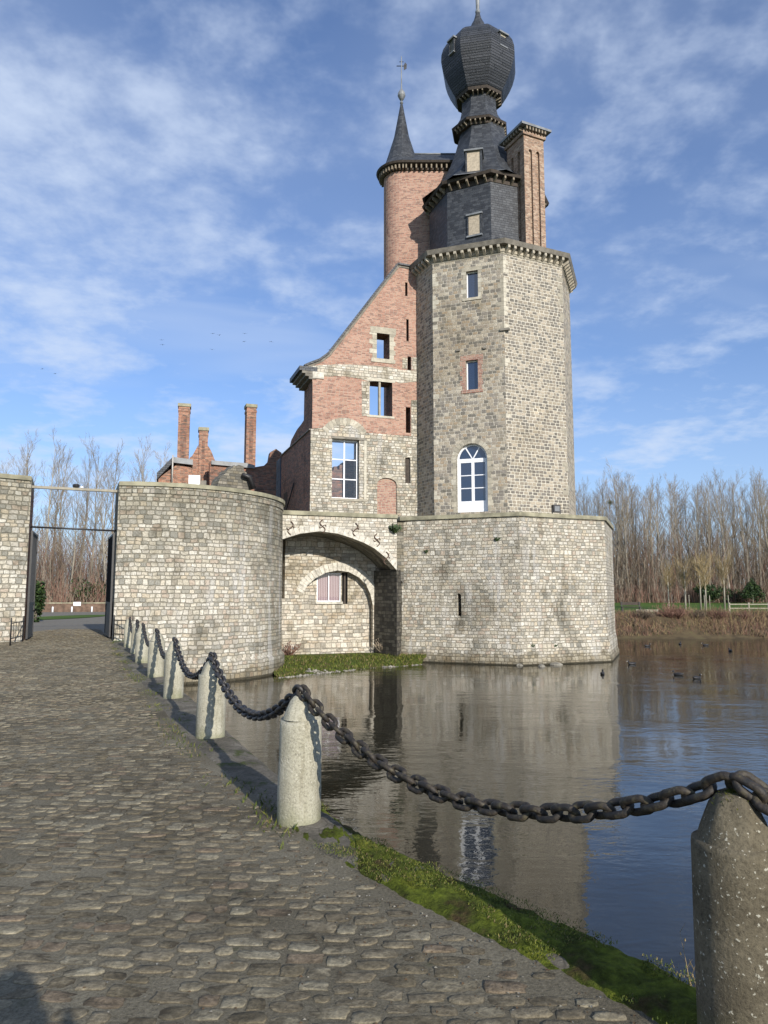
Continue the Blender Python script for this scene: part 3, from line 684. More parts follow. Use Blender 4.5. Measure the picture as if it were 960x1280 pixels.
def chain(pts, label, data, parts, mat, group='chains slung between the bollards'):
    # arc-length sampling
    d = [0]
    for a, b in zip(pts, pts[1:]): d.append(d[-1] + (b - a).length)
    n = int(d[-1] / PITCHL)
    step = d[-1] / n; roll0 = rnd.uniform(-.3, .3)
    def samp(x):
        for i in range(len(d) - 1):
            if d[i + 1] >= x: f = (x - d[i]) / (d[i + 1] - d[i] + 1e-9); return pts[i].lerp(pts[i + 1], f), (pts[i + 1] - pts[i]).normalized()
        return pts[-1], (pts[-1] - pts[-2]).normalized()
    mid = pts[0]
    root = thing('chain', label, 'chain', tuple(mid), group) if parts else None
    mb = MB()
    for i in range(n):
        p, t = samp((i + .5) * step)
        up = Vector((0, 0, 1)) if abs(t.z) < .9 else Vector((0, 1, 0)); s_ = t.cross(up).normalized(); u_ = s_.cross(t)
        ro = roll0 + (pi / 4 if i % 2 else -pi / 4) + rnd.uniform(-.25, .25)
        y_ = s_ * cos(ro) + u_ * sin(ro); z_ = t.cross(y_)
        mtx = Matrix((t, y_, z_)).transposed().to_4x4()
        if parts:
            o = bpy.data.objects.new('link', data); col.objects.link(o); o.parent = root; mtx.translation = p - mid; o.matrix_local = mtx
        else:
            mb.mesh([(mtx.to_3x3() @ v) + p for v in lvf], lff, mat, True)
    if not parts: o = mb.build('chain'); tag(o, label, 'chain', group); return o
    return root
def sag(a, b, za, zb, s, n=40):
    A, B = Vector((*a, za)), Vector((*b, zb)); pts = []
    for i in range(n + 1):
        t = i / n; p = A.lerp(B, t); p.z -= s * 4 * t * (1 - t)
        # rest on the cap near both ends
        pts.append(p)
    # climb over the cap tips
    for p in pts:
        for q in (a, b):
            dd = math.hypot(p.x - q[0], p.y - q[1])
            if dd < .16: p.z = max(p.z, .905 + .02 - dd * .75 * (dd > .03) if dd < .14 else p.z)
    return pts
clab = ['chain running off to the right from the nearest bollard', 'big rusty chain sagging in the foreground between the two nearest bollards', 'dark chain sagging between the second and third bollards', 'chain between the third and fourth bollards', 'chain between the fourth and fifth bollards',
        'chain between the fifth and sixth bollards', 'chain between the sixth and seventh bollards', 'farthest chain, between the last two bollards']
for i in range(8):
    chain(sag(POSTS[i], POSTS[i + 1], .925, .925, .40 if i else .42), clab[i], ld2 if i <= 1 else ld1, i <= 2, M['chain'])
p1 = Vector((*POSTS[1], .925)); 
pts = [p1 + Vector((.02, -.02, .01)), p1 + Vector((.10, -.05, -.05)), p1 + Vector((.155, -.075, -.13)), p1 + Vector((.178, -.082, -.26)), p1 + Vector((.182, -.085, -.40)), p1 + Vector((.182, -.085, -.52))]
chain(pts, 'loose chain end hanging down the right side of the nearest bollard', ld2, True, M['chain2'], None)

# ------------------------------------------------------------------ gate towers
def gate_tower(side, label):
    C = gf(3.6 * side, 4.4); RR = 5.5; H = 5.92
    def prm(rr):
        out = []
        rc = 1.5; off = rc - 3.6
        a_start = math.atan2(-math.sqrt(rr * rr - off * off), off)
        a_end = R(40)
        n = 56
        for i in range(n + 1):
            a = a_start + (a_end - a_start) * i / n
            out.append((3.6 + rr * cos(a), 4.4 + rr * sin(a)))
        out += [(3.2, 1.6), (1.5, 1.6)]
        return [gf(r * side, t) for r, t in out]
    t = thing('gate_tower', label, 'tower', (*gf(3.6 * side, 2), 0), 'gate towers')
    mb = MB(); prof = [(RR + .16, -2.5), (RR + .14, -1.0), (RR + .02, -.85), (RR, 0), (RR - .03, H - .42)]
    rings = [prm(r) for r, z in prof]
    for j in range(len(prof) - 1):
        acc = 0; A, B = rings[j], rings[j + 1]
        for k in range(len(A)):
            k2 = (k + 1) % len(A); L = math.dist(A[k], A[k2])
            q = [(*A[k], prof[j][1]), (*A[k2], prof[j][1]), (*B[k2], prof[j + 1][1]), (*B[k], prof[j + 1][1])]
            uv = [(acc * 1, q[0][2]), (acc + L, q[1][2]), (acc + L, q[2][2]), (acc, q[3][2])]
            if side < 0: q.reverse(); uv.reverse()
            jamb = k >= len(A) - 2
            mb.face(q, M['brick_dark'] if (k == len(A) - 1 and side < 0) else M['stone_gate'], uv, False); acc += L
    wallo = mb.build('wall', t)
    mb = MB(); a = prm(RR + .0); ngonprism(mb, a, H - .42, H - .16, M['stone_gate'], False, True)
    mb.build('parapet_course', t)
    mb = MB(); a = prm(RR + .07); ngonprism(mb, a, H - .158, H, M['coping']); mb.build('coping', t)
    return t
gt_r = gate_tower(1, 'big round rubble stone tower on the right of the gateway, foot in the moat')
gt_l = gate_tower(-1, 'rubble stone gate tower cut by the left edge of the picture, left of the gateway')
# white lamp box on the tower coping
t = thing('floodlight', 'white box lamp on the coping of the right gate tower', 'lamp', tuple(at(243, 601, 29.3)))
p = at(243, 602, 29.3); mb = MB(); obox(mb, p, .42, .22, 6.0, 6.40, R(6), M['whitebox']); mb.build('lamp_housing', t)
mb = MB(); obox(mb, p, .46, .02, 5.99, 6.415, R(6), M['beam']); obox(mb, (p.x + .32, p.y + .2), .22, .2, 5.92, 6.22, R(6), M['cornice']); tube(mb, [(p.x, p.y + .05, 5.92), (p.x, p.y + .05, 6.1)], .03, M['iron']); mb.build('bracket', t)
# beam and rod across the gate
mb = MB(); A = gf(-1.75, -.2); B = gf(1.75, -.2); za, zb = 5.62, 5.62
fr = Fr(A, to=B); box(mb, fr, 0, fr.L, 5.57, 5.66, 0, .16, M['quoin'])
o = mb.build('steel_beam'); tag(o, 'pale steel beam spanning the top of the gateway between the two towers', 'beam')
t = thing('lamp', 'small round lamp on the middle of the gateway beam', 'lamp', tuple(fr.p(fr.L * .5, 5.69, .05)))
mb = MB(); c = fr.p(fr.L * .5, 5.74, .05); lathe(mb, c.x, c.y, [(.02, 5.66), (.11, 5.68), (.13, 5.74), (.1, 5.80), (.0, 5.82)], 14, M['iron']); mb.build('lamp_housing', t)
mb = MB(); c2 = fr.p(fr.L * .5 + .2, 5.7, .05); lathe(mb, c2.x, c2.y, [(.0, 5.665), (.06, 5.67), (.06, 5.73), (.0, 5.74)], 10, M['white']); mb.build('lens', t)
mb = MB(); A = gf(-1.6, .1); B = gf(1.6, .1); tube(mb, [(*A, 4.15), (*B, 4.10)], .035, M['iron']); o = mb.build('tie_rod'); tag(o, 'thin dark iron rod across the gateway below the beam', 'rod')
# gate leaves
def leaf(O, E, label, z1=4.0):
    fr = Fr(O, to=E); t = thing('gate_leaf', label, 'gate', (*O, 0), 'iron gate leaves'); L = fr.L
    mb = MB()
    for s in (0, L - .07): box(mb, fr, s, s + .07, .05, z1, -.035, .035, M['iron'])
    for z in (.06, 1.3, z1 - .08): box(mb, fr, .07, L - .07, z, z + .07, -.03, .03, M['iron'])
    mb.build('frame', t)
    mb = MB(); box(mb, fr, .07, L - .07, .13, 1.3, -.012, .012, M['iron']); mb.build('sheet_panel', t)
    mb = MB(); n = int((L - .14) / .11)
    for i in range(1, n): x = .07 + (L - .14) * i / n; tube(mb, [fr.p(x, 1.37), fr.p(x, z1 - .08)], .014, M['iron'], 6, False)
    mb.build('bars', t)
    mb = MB(); box(mb, fr, L - .25, L - .1, 1.05, 1.3, -.05, .05, M['iron']); mb.build('lock', t)
leaf(gf(1.42, -.1), gf(1.36, 2.4), 'tall black iron gate leaf standing open on the right of the gateway')
leaf(gf(-1.42, -.1), gf(-1.33, 2.2), 'dark iron gate leaf folded back along the left jamb of the gateway')
def railing(O, E, label, h=.9):
    fr = Fr(O, to=E); t = thing('railing', label, 'railing', (*O, 0), 'short railings at the gate'); L = fr.L
    for s in (.02, L - .02):
        mb = MB(); tube(mb, [fr.p(s, 0), fr.p(s, h * .92), fr.p(s, h)], [.024, .022, .015], M['iron'], 8); mb.build('post', t)
    mb = MB()
    for z in (.22, .80 * h): tube(mb, [fr.p(.02, z), fr.p(L - .02, z)], .017, M['iron'], 6)
    mb.build('rail', t)
    mb = MB(); n = 5
    for i in range(1, n): tube(mb, [fr.p(L * i / n, .22), fr.p(L * i / n, .8 * h)], .009, M['iron'], 5, False)
    mb.build('bars', t)
railing(gf(1.50, -.95), gf(2.1, -1.9), 'short black iron railing between the right gate tower and the last bollard')
railing(gf(-1.50, -.95), gf(-1.75, -3.2), 'black iron railing on the left side of the path before the gateway')

# ------------------------------------------------------------------ bridge arch with recessed niche
BR = Fr((-4.8, 35.2), R(19))
ZT = 5.68
prof_px = [(352.6, 674), (375, 667), (400, 664), (422, 667), (441, 673), (455, 678.5), (468, 685.5), (482, 697), (496, 713)]
arc = [BR.px(u, v) for u, v in prof_px]
arc = [(-2.6, 2.4), (-2.1, 3.2), (-1.2, 3.9), (-.5, 4.2)] + arc
SE = BR.px(496, 690)[0]; arc[-1] = (SE, arc[-1][1])
bridge = thing('arched_bridge_wall', 'pale stone wall with a wide shallow arch between the gate tower and the bastion', 'wall', (*BR.p(1.5, 0)[:2], -1.5))
mb = MB(); wall(mb, BR, [(-2.9, 2.4)] + arc + [(SE, ZT - .2), (-2.9, ZT - .2)], [], .7, M['stone_bright'], rim=True); mb.build('wall', bridge)
# voussoir ring
mb = MB()
for (a, b) in zip(arc, arc[1:]):
    L = math.dist(a, b); nx, nz = -(b[1] - a[1]) / L, (b[0] - a[0]) / L; k = max(1, int(L / .22))
    for i in range(k):
        p0 = (a[0] + (b[0] - a[0]) * i / k, a[1] + (b[1] - a[1]) * i / k); p1_ = (a[0] + (b[0] - a[0]) * (i + .92) / k, a[1] + (b[1] - a[1]) * (i + .92) / k)
        h = .34
        q = [p0, p1_, (min(p1_[0] + nx * h, SE), p1_[1] + nz * h), (min(p0[0] + nx * h, SE), p0[1] + nz * h)]
        extr(mb, BR, [(x, z) for x, z in q], -.02, .05, M['ashlar'])
mb.build('arch_ring', bridge)
mb = MB(); N = len(arc); BD = 2.3
for (a, b) in zip(arc, arc[1:]):
    dz = -.06
    q = [BR.p(*a, .69), BR.p(*b, .69), BR.p(b[0], b[1] + dz, BD + .1), BR.p(a[0], a[1] + dz, BD + .1)]
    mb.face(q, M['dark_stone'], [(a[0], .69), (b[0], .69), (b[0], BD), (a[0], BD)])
a = arc[-1]
mb.face([BR.p(-2.9, ZT - .22, .7), BR.p(SE + 1.0, ZT - .22, .7), BR.p(SE + 1.0, ZT - .22, 6), BR.p(-2.9, ZT - .22, 6)], M['gravel'])
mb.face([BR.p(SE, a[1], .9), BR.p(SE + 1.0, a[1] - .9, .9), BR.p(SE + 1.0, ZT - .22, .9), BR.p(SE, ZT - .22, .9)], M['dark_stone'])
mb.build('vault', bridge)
pa = BR.p(SE + .0, 0, .02); pb = Vector((pa.x - .5 * 2.75, pa.y + .866 * 2.75, 0)); pc = BR.p(SE + .75, 0, 3.0); pd = BR.p(SE + .6, 0, 1.0)
mb = MB(); ngonprism(mb, [(pa.x, pa.y), (pb.x, pb.y), (pc.x, pc.y), (pd.x, pd.y)], -2.4, arc[-1][1] + .05, M['damp_shade']); ngonprism(mb, [(pd.x, pd.y), (BR.p(SE, 0, 1.0).x, BR.p(SE, 0, 1.0).y), (BR.p(SE, 0, 3.0).x, BR.p(SE, 0, 3.0).y), (pc.x, pc.y)], arc[-1][1], ZT - .25, M['damp_shade'])
mb.build('pier', bridge)
mb = MB(); box(mb, BR, -2.9, SE + .02, ZT - .2, ZT, -.09, .75, M['coping']); mb.build('coping', bridge)
# iron wall anchors, curled
for k, (u, v) in enumerate([(363, 660), (403, 658), (444, 662), (471, 675), (482.5, 698)]):
    s, z = BR.px(u, v); mb = MB(); P = []
    for i in range(13):
        f = i / 12; P.append(BR.p(s + .13 * sin(f * 2 * pi) * (1 if k % 2 else -1), z - .32 + .64 * f, -.05))
    tube(mb, P, .026, M['rustiron'], 6)
    P = [BR.p(s + .17 * cos(a_), z + .08 * sin(2 * a_), -.045) for a_ in [i * pi / 8 for i in range(9)]]
    tube(mb, P, .02, M['rustiron'], 5); mb.build('wall_anchor', bridge)
# back wall of the niche
BW = Fr(BR.p(0, 0, BD)[:2], BR.a)
sL = BW.px(356.5, 700)[0]; sR = BW.px(463, 760)[0] + .25
cxs = (BW.px(386, 730)[0] + BW.px(455, 730)[0]) / 2
ring = [BW.px(u, v) for u, v in [(377, 757), (379, 742), (384, 732), (394, 723), (407, 716), (422, 713), (436, 715), (449, 722), (458, 732), (463, 743), (466, 757)]]
foot = -1.4
hole = [(ring[0][0], foot + .35)] + [(ring[-1][0], foot + .35)] + ring[::-1]
niche = thing('niche_wall', 'old limestone wall deep under the wide arch, with a blind white relieving arch', 'wall', (*BW.p(2, 0)[:2], foot))
mb = MB(); wall(mb, BW, [(sL, foot - .6), (ring[-1][0] + .5, foot - .6), (ring[-1][0] + .5, 4.7), (sL, 4.7)], [hole], .45, M['stone_back'], rim=True)
wr = BW.rect(396, 426, 716, 752, .45); rec = BW.rect(427.5, 434.5, 716, 755, .45)
wall(mb, BW, [(sL - .3, foot - .6), (ring[-1][0] + .6, foot - .6), (ring[-1][0] + .6, 4.6), (sL - .3, 4.6)], [rloop(wr), rloop(rec)], .3, M['stone_back'], w0=.45, rim=False)
mb.face([BW.p(sL - 1.5, 4.4, 1.2), BW.p(sL + .1, 4.4, 1.2), BW.p(sL + .1, 1.5, 1.2), BW.p(sL - 1.5, 1.5, 1.2)], M['black'])  # black sheet standing in for the shadow of the passage
box(mb, BW, sL - 3.0, sL - .001, foot - .6, BW.px(355, 748)[1], -.02, 1.2, M['stone_back'])
box(mb, BW, sL - 3.0, sL - .42, BW.px(355, 748)[1], 4.5, 0, 1.2, M['stone_back'])
mb.build('wall', niche)
mb = MB(); box(mb, BW, sL - .03, sL + .22, BW.px(357, 696)[1], BW.px(357, 692)[1], -.08, .1, M['ashlar']); mb.build('impost', niche)
mb = MB()
for i in range(len(ring) - 1):
    a, b = ring[i], ring[i + 1]; c0 = ((ring[0][0] + ring[-1][0]) / 2, ring[0][1] - .3)
    if i in (0,): continue
    k = 3
    for j in range(k):
        p0 = (a[0] + (b[0] - a[0]) * j / k, a[1] + (b[1] - a[1]) * j / k); p1_ = (a[0] + (b[0] - a[0]) * (j + .9) / k, a[1] + (b[1] - a[1]) * (j + .9) / k)
        def o_(p): L = math.dist(p, c0); return (p[0] + (p[0] - c0[0]) / L * .42, p[1] + (p[1] - c0[1]) / L * .42)
        extr(mb, BW, [p0, o_(p0), o_(p1_), p1_][::-1], -.02, .3, M['ashlar'])
mb.build('relieving_arch', niche)
wn_ = None
mb = MB(); s0, s1, z0, z1 = wr; fw = .05
for (a, b, c, d) in ((s0, s1, z0, z0 + fw), (s0, s1, z1 - fw, z1), (s0, s0 + fw, z0 + fw, z1 - fw), (s1 - fw, s1, z0 + fw, z1 - fw), ((s0 + s1) / 2 - .025, (s0 + s1) / 2 + .025, z0 + fw, z1 - fw)): box(mb, BW, a, b, c, d, .5, .56, M['white'])
wo = mb.build('window_frame', niche)
mb = MB(); mb.face([BW.p(s0, z0, .6), BW.p(s1, z0, .6), BW.p(s1, z1, .6), BW.p(s0, z1, .6)], M['curtain']); mb.build('curtain', wo)
mb = MB(); mb.face([BW.p(s0, z0, .54), BW.p(s1, z0, .54), BW.p(s1, z1, .54), BW.p(s0, z1, .54)], M['clear']); mb.build('pane', wo)
mb = MB(); s0, s1, z0, z1 = rec; mb.face([BW.p(s0, z0, .66), BW.p(s1, z0, .66), BW.p(s1, z1, .66), BW.p(s0, z1, .66)], M['black']); box(mb, BW, s0 + .1, s0 + .2, z0, z1, .46, .6, M['darkwood']); mb.build('dark_slot', niche)
mb = MB(); s0, s1, z0, z1 = wr; box(mb, BW, s0 - .08, s1 + .1, z0 - .12, z0, .36, .6, M['ashlar']); mb.build('sill', niche)

# ------------------------------------------------------------------ bastion
def dirv2(a): return Vector((cos(a), sin(a)))
C1 = Vector((6.6, 35.9)); C0 = C1 + dirv2(pi - R(22)) * 6.14; C2 = C1 + dirv2(R(24)) * 5.25; C3 = C2 + dirv2(R(69)) * 5.4
Cm = C0 + dirv2(pi - R(66)) * 6.4; C4 = C3 + dirv2(R(114)) * 5.5; C5 = Cm + dirv2(pi - R(112)) * 4
CC = [Cm, C0, C1, C2, C3, C4, C5]
bas = thing('bastion', 'massive polygonal pale stone bastion rising from the moat below the octagonal tower', 'bastion', (7, 41, WATER))
cen = Vector((6.3, 43.0))
def outp(p, d): return p + (p - cen).normalized() * d
mb = MB()
slit_holes = {}
fc = Fr(C0, to=C1); sr = fc.rect(571.5, 576.5, 742, 770)
for i in range(len(CC) - 1):
    a, b = CC[i], CC[i + 1]; fr = Fr(a, to=b); L = fr.L
    if i == 1:
        s0, s1, z0, z1 = sr; zs = z1 - .08
        wall(mb, fr, [(0, -.3), (L, -.3), (L, ZT - .2), (0, ZT - .2)], [archloop(s0, s1, z0, z1 - (s1 - s0) / 2, 6)], .8, M['stone'], rim=False, back=False)
    else: mb.face([fr.p(0, -.3), fr.p(L, -.3), fr.p(L, ZT - .2), fr.p(0, ZT - .2)], M['dark_stone'] if i == 0 else M['stone'], [(i * 9, -.3), (i * 9 + L, -.3), (i * 9 + L, ZT - .2), (i * 9, ZT - .2)])  # left facet takes darker stone, its shade put into the colour
    # battered foot
    for (d0, z0_), (d1, z1_) in zip([(.20, -2.6), (.18, -1.45), (.10, -1.3), (.09, -.9)], [(.18, -1.45), (.10, -1.3), (.09, -.9), (0, -.3)]):
        A0, B0, A1, B1 = outp(a, d0), outp(b, d0), outp(a, d1), outp(b, d1)
        mb.face([(*A0, z0_), (*B0, z0_), (*B1, z1_), (*A1, z1_)], M['stone'], [(i * 9, z0_), (i * 9 + L, z0_), (i * 9 + L, z1_), (i * 9, z1_)])
mb.build('wall', bas)
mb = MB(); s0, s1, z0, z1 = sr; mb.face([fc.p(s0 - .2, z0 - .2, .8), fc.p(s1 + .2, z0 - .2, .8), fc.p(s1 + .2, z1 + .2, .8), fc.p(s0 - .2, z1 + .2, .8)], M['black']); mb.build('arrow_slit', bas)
mb = MB(); ngonprism(mb, [tuple(outp(p, .10)) for p in CC], ZT - .198, ZT, M['coping']); mb.build('coping', bas)
# floodlight on the coping
p = at(697, 640, 37.4); t = thing('floodlight', 'black floodlight standing on the bastion coping at the right foot of the tower', 'lamp', (p.x, p.y, ZT))
mb = MB(); fr = Fr((p.x - .2, p.y), R(20)); box(mb, fr, 0, .42, ZT + .16, ZT + .55, 0, .2, M['iron']); mb.build('lamp_housing', t)
mb = MB(); box(mb, fr, .07, .35, ZT + .22, ZT + .48, -.012, .0, M['lead']); mb.build('lens', t)
mb = MB(); box(mb, fr, -.04, -.005, ZT, ZT + .4, .06, .12, M['iron']); box(mb, fr, .425, .46, ZT, ZT + .4, .06, .12, M['iron']); box(mb, fr, -.1, .5, ZT, ZT + .05, .04, .16, M['iron']); mb.build('bracket', t)

# ------------------------------------------------------------------ octagonal tower
TC = Vector((6.23, 43.5)); TA = R(-87.5); TR = 5.2
def octp(c, r, a0=TA, n=8): return [Vector((c[0] + r * cos(a0 + 2 * pi * k / n), c[1] + r * sin(a0 + 2 * pi * k / n))) for k in range(n)]
tower = thing('octagonal_tower', 'tall octagonal stone tower with slate drum and black onion dome', 'tower', (*TC, 5.4))
OC = octp(TC, TR)     # 0 = front corner, 1 = right, 7 = left
ztop = at(634, 317, 38.3).z
def face_fr(pts, k): return Fr(pts[(k - 1) % 8], to=pts[k])     # face between corner k-1 and k seen left->right
fL = Fr(OC[7], to=OC[0]); fRt = Fr(OC[0], to=OC[1])
dr = fL.rect(570.5, 609.5, 554, 640); wA = fL.rect(582.5, 597.5, 338.5, 372); wB = fL.rect(582.5, 597.5, 450, 487)
mb = MB(); rD = (dr[1] - dr[0]) / 2
holes = [archloop(dr[0], dr[1], dr[2], dr[3] - rD, 16), rloop(wA), rloop(wB)]
ZB = 5.4
for k in range(8):
    a, b = OC[(k + 7) % 8], OC[k]; fr = Fr(a, to=b)
    if k == 0: wall(mb, fr, [(0, ZB), (fr.L, ZB), (fr.L, ztop), (0, ztop)], holes, .5, M['tower'], rim=False, back=False, rmat=M['quoin'])
    else: mb.face([fr.p(0, ZB), fr.p(fr.L, ZB), fr.p(fr.L, ztop), fr.p(0, ztop)], M['tower_r'] if k == 1 else M['tower'], [(k * 5, ZB), (k * 5 + fr.L, ZB), (k * 5 + fr.L, ztop), (k * 5, ztop)])
mb.build('wall', tower)
# stone quoins of the corners
mb = MB()
for cpt, prv, nxt in ((OC[0], OC[7], OC[1]), (OC[7], OC[6], OC[0]), (OC[1], OC[0], OC[2])):
    fa = Fr(prv, to=cpt); fb = Fr(cpt, to=nxt); z = ZB; k = 0
    while z < ztop - .3:
        h = rnd.uniform(.2, .3); w1, w2 = (rnd.uniform(.3, .42), rnd.uniform(.14, .2)) if k % 2 else (rnd.uniform(.14, .22), rnd.uniform(.26, .36))
        if rnd.random() < ((.9 if cpt is OC[0] else .5) if z > 16.5 else .22):
            mb = MB(); box(mb, fa, fa.L - w1, fa.L + .003, z, z + h - .012, -.008, .1, M['quoin']); box(mb, fb, -.003, w2, z, z + h - .012, -.009, .1, M['quoin']); mb.build('quoin', tower)
        z += h; k += 1
# window surrounds
def surround(mb, fr, r, w=.16, mat=None, proud=.012, block=True):
    s0, s1, z0, z1 = r; mat = mat or M['quoin']; k = 0; z = z0
    while z < z1 - .01:
        h = min(.27, z1 - z); e = w * (1.7 if k % 2 else 1.0) if block else w
        box(mb, fr, s0 - e, s0, z, z + h - .01, -proud, .1, mat); box(mb, fr, s1, s1 + e * (.8 if k % 2 else 1), z, z + h - .01, -proud, .1, mat); z += h; k += 1
    box(mb, fr, s0 - w * 1.5, s1 + w * 1.5, z1, z1 + w * 1.4, -proud - .003, .1, mat); box(mb, fr, s0 - w * 1.3, s1 + w * 1.3, z0 - w * .9, z0 - .002, -proud - .03, .1, mat)
def window(fr, r, parent, w=.28, bars=(1, 1), fw=.06, name='window', glass=None, fmat=None, left_only=False):
    s0, s1, z0, z1 = r; fmat = fmat or M['white']; mb = MB()
    L = [(s0, s0 + fw, z0, z1), (s0 + fw, s1, z0, z0 + fw)] if left_only else [(s0, s1, z0, z0 + fw), (s0, s1, z1 - fw, z1), (s0, s0 + fw, z0 + fw, z1 - fw), (s1 - fw, s1, z0 + fw, z1 - fw)]
    for i in range(1, bars[0]): c = s0 + (s1 - s0) * i / bars[0]; L.append((c - fw / 2, c + fw / 2, z0 + fw, z1 - fw))
    for a, b, c, d in L: box(mb, fr, a, b, c, d, w, w + .06, fmat)
    for j in range(1, bars[1]):
        c = z0 + (z1 - z0) * j / bars[1]
        for i in range(bars[0]):
            a = s0 + (s1 - s0) * i / bars[0] + fw / 2; b = s0 + (s1 - s0) * (i + 1) / bars[0] - fw / 2
            box(mb, fr, a, b, c - fw * .35, c + fw * .35, w + .003, w + .055, fmat)
    o = mb.build(name, parent)
    mb = MB(); mb.face([fr.p(s0, z0, w + .035), fr.p(s1, z0, w + .035), fr.p(s1, z1, w + .035), fr.p(s0, z1, w + .035)], glass or M['glass']); mb.build('pane', o)
    return o
mb = MB(); surround(mb, fL, wA); sA = mb.build('window_surround', tower)
mb = MB(); surround(mb, fL, wB, .2, M['brick_infill'], .006); mb.build('window_surround', tower)
window(fL, wA, tower, .2, left_only=False, fw=.055); window(fL, wB, tower, .2, fw=.055)
# arched glazed door
s0, s1, z0, z1 = dr; zs = z1 - rD; cxd = (s0 + s1) / 2
door = None; mb = MB(); fw = .1; W0 = .24
box(mb, fL, s0, s0 + fw, z0, zs, W0, W0 + .1, M['white']); box(mb, fL, s1 - fw, s1, z0, zs, W0, W0 + .1, M['white'])
for k in range(16):
    a, b = pi * k / 16, pi * (k + 1) / 16; r0, r1 = rD - fw, rD
    extr(mb, fL, [(cxd + r0 * cos(a), zs + r0 * sin(a)), (cxd + r1 * cos(a), zs + r1 * sin(a)), (cxd + r1 * cos(b), zs + r1 * sin(b)), (cxd + r0 * cos(b), zs + r0 * sin(b))], W0, W0 + .1, M['white'])
box(mb, fL, s0 + fw, s1 - fw, zs - .08, zs + .06, W0, W0 + .1, M['white'])
for a in (pi / 3, 2 * pi / 3):
    d = Vector((cos(a), sin(a))); n_ = Vector((-d.y, d.x)) * .035; r1 = rD - fw + .01
    extr(mb, fL, [(cxd + d.x * .05 - n_.x, zs + .06 - n_.y * 0), (cxd + d.x * r1 - n_.x, zs + d.y * r1 - n_.y), (cxd + d.x * r1 + n_.x, zs + d.y * r1 + n_.y), (cxd + d.x * .05 + n_.x, zs + .06)], W0 + .01, W0 + .08, M['white'])
door = mb.build('door_frame', tower)
for a, b in ((s0 + fw, cxd - .003), (cxd + .003, s1 - fw)):
    mb = MB(); zt = zs - .08; f2 = .075; zb = z0 + .62
    box(mb, fL, a, a + f2, z0, zt, W0 + .015, W0 + .075, M['white']); box(mb, fL, b - f2, b, z0, zt, W0 + .015, W0 + .075, M['white'])
    box(mb, fL, a + f2, b - f2, zt - f2, zt, W0 + .015, W0 + .075, M['white']); box(mb, fL, a + f2, b - f2, z0, zb, W0 + .03, W0 + .07, M['white'])
    for i in (1, 2): zc = zb + (zt - f2 - zb) * i / 3; box(mb, fL, a + f2, b - f2, zc - .025, zc + .025, W0 + .02, W0 + .07, M['white'])
    mb.build('door_leaf', door)
mb = MB(); lp = archloop(s0, s1, z0, zs, 16); wall(mb, fL, lp, [], .01, M['glass'], W0 + .05, rim=False, back=False); mb.build('pane', door)
mb = MB()
for k in range(14):
    a, b = pi * k / 14, pi * (k + .94) / 14; r0, r1 = rD, rD + .26
    extr(mb, fL, [(cxd + r0 * cos(a), zs + r0 * sin(a)), (cxd + r1 * cos(a), zs + r1 * sin(a)), (cxd + r1 * cos(b), zs + r1 * sin(b)), (cxd + r0 * cos(b), zs + r0 * sin(b))], -.015, .2, M['quoin'])
z = z0
while z < zs - .05:
    h = min(.3, zs - z); k = int(z * 10) % 2; box(mb, fL, s0 - .18 - .1 * k, s0, z, z + h - .012, -.012, .2, M['quoin']); box(mb, fL, s1, s1 + .2 + .08 * k, z, z + h - .012, -.012, .2, M['quoin']); z += h
mb.build('door_surround', tower)
# small put-log dark slots and iron ledges
mb = MB()
for u, v, wd in ((631, 412, .5), (573, 438, .2), (606, 435, .18)):
    s, z = fL.px(u, v); box(mb, fL, s - wd / 2, s + wd / 2, z - .06, z + .06, -.10, .1, M['cornice'])
mb.build('ledge_stone', tower)
# cornice with corbels
def ring_prism(mb, c, r, z0, z1, mat, r_top=None, a0=None):
    a0 = TA if a0 is None else a0; a = octp(c, r, a0); b = octp(c, r_top or r, a0)
    for k in range(8):
        p, q, P, Q = a[k], a[(k + 1) % 8], b[k], b[(k + 1) % 8]; mb.face([(*p, z0), (*q, z0), (*Q, z1), (*P, z1)], mat)
    mb.face([(*p, z0) for p in a[::-1]], mat); mb.face([(*p, z1) for p in b], mat)
def corbels(name, parent, pts, z0, z1, dep, wd, gap, mat, sides=(5, 6, 7, 0, 1, 2)):
    n = len(pts)
    for k in sides:
        a, b = pts[k], pts[(k + 1) % n]; fr = Fr(a, to=b); m_ = max(2, int(fr.L / gap))
        for i in range(m_):
            s = fr.L * (i + .5) / m_; extr_pts = [(s - wd / 2), (s + wd / 2)]
            P = fr.p; sA, sB = extr_pts
            hh = z1 - z0
            v = [P(sA, z1, 0), P(sB, z1, 0), P(sB, z1, -dep), P(sA, z1, -dep), P(sA, z1 - hh * .45, -dep), P(sB, z1 - hh * .45, -dep), P(sA, z0, 0), P(sB, z0, 0)]
            mb = MB(); mb.mesh(v, [(0, 1, 2, 3), (3, 2, 5, 4), (4, 5, 7, 6), (0, 3, 4, 6), (1, 7, 5, 2), (0, 6, 7, 1)], mat); mb.build(name, parent)
ring = octp(TC, TR + .015)
mb = MB(); ring_prism(mb, TC, TR + .02, ztop, ztop + .12, M['quoin']); ring_prism(mb, TC, TR + .42, ztop + .42, ztop + .66, M['cornice'], TR + .52); ring_prism(mb, TC, TR + .06, ztop + .12, ztop + .42, M['corbel'])
zc = ztop + .66
mb.build('cornice', tower)
corbels('corbel', tower, octp(TC, TR + .06), ztop + .06, ztop + .42, .31, .15, .40, M['corbel'])
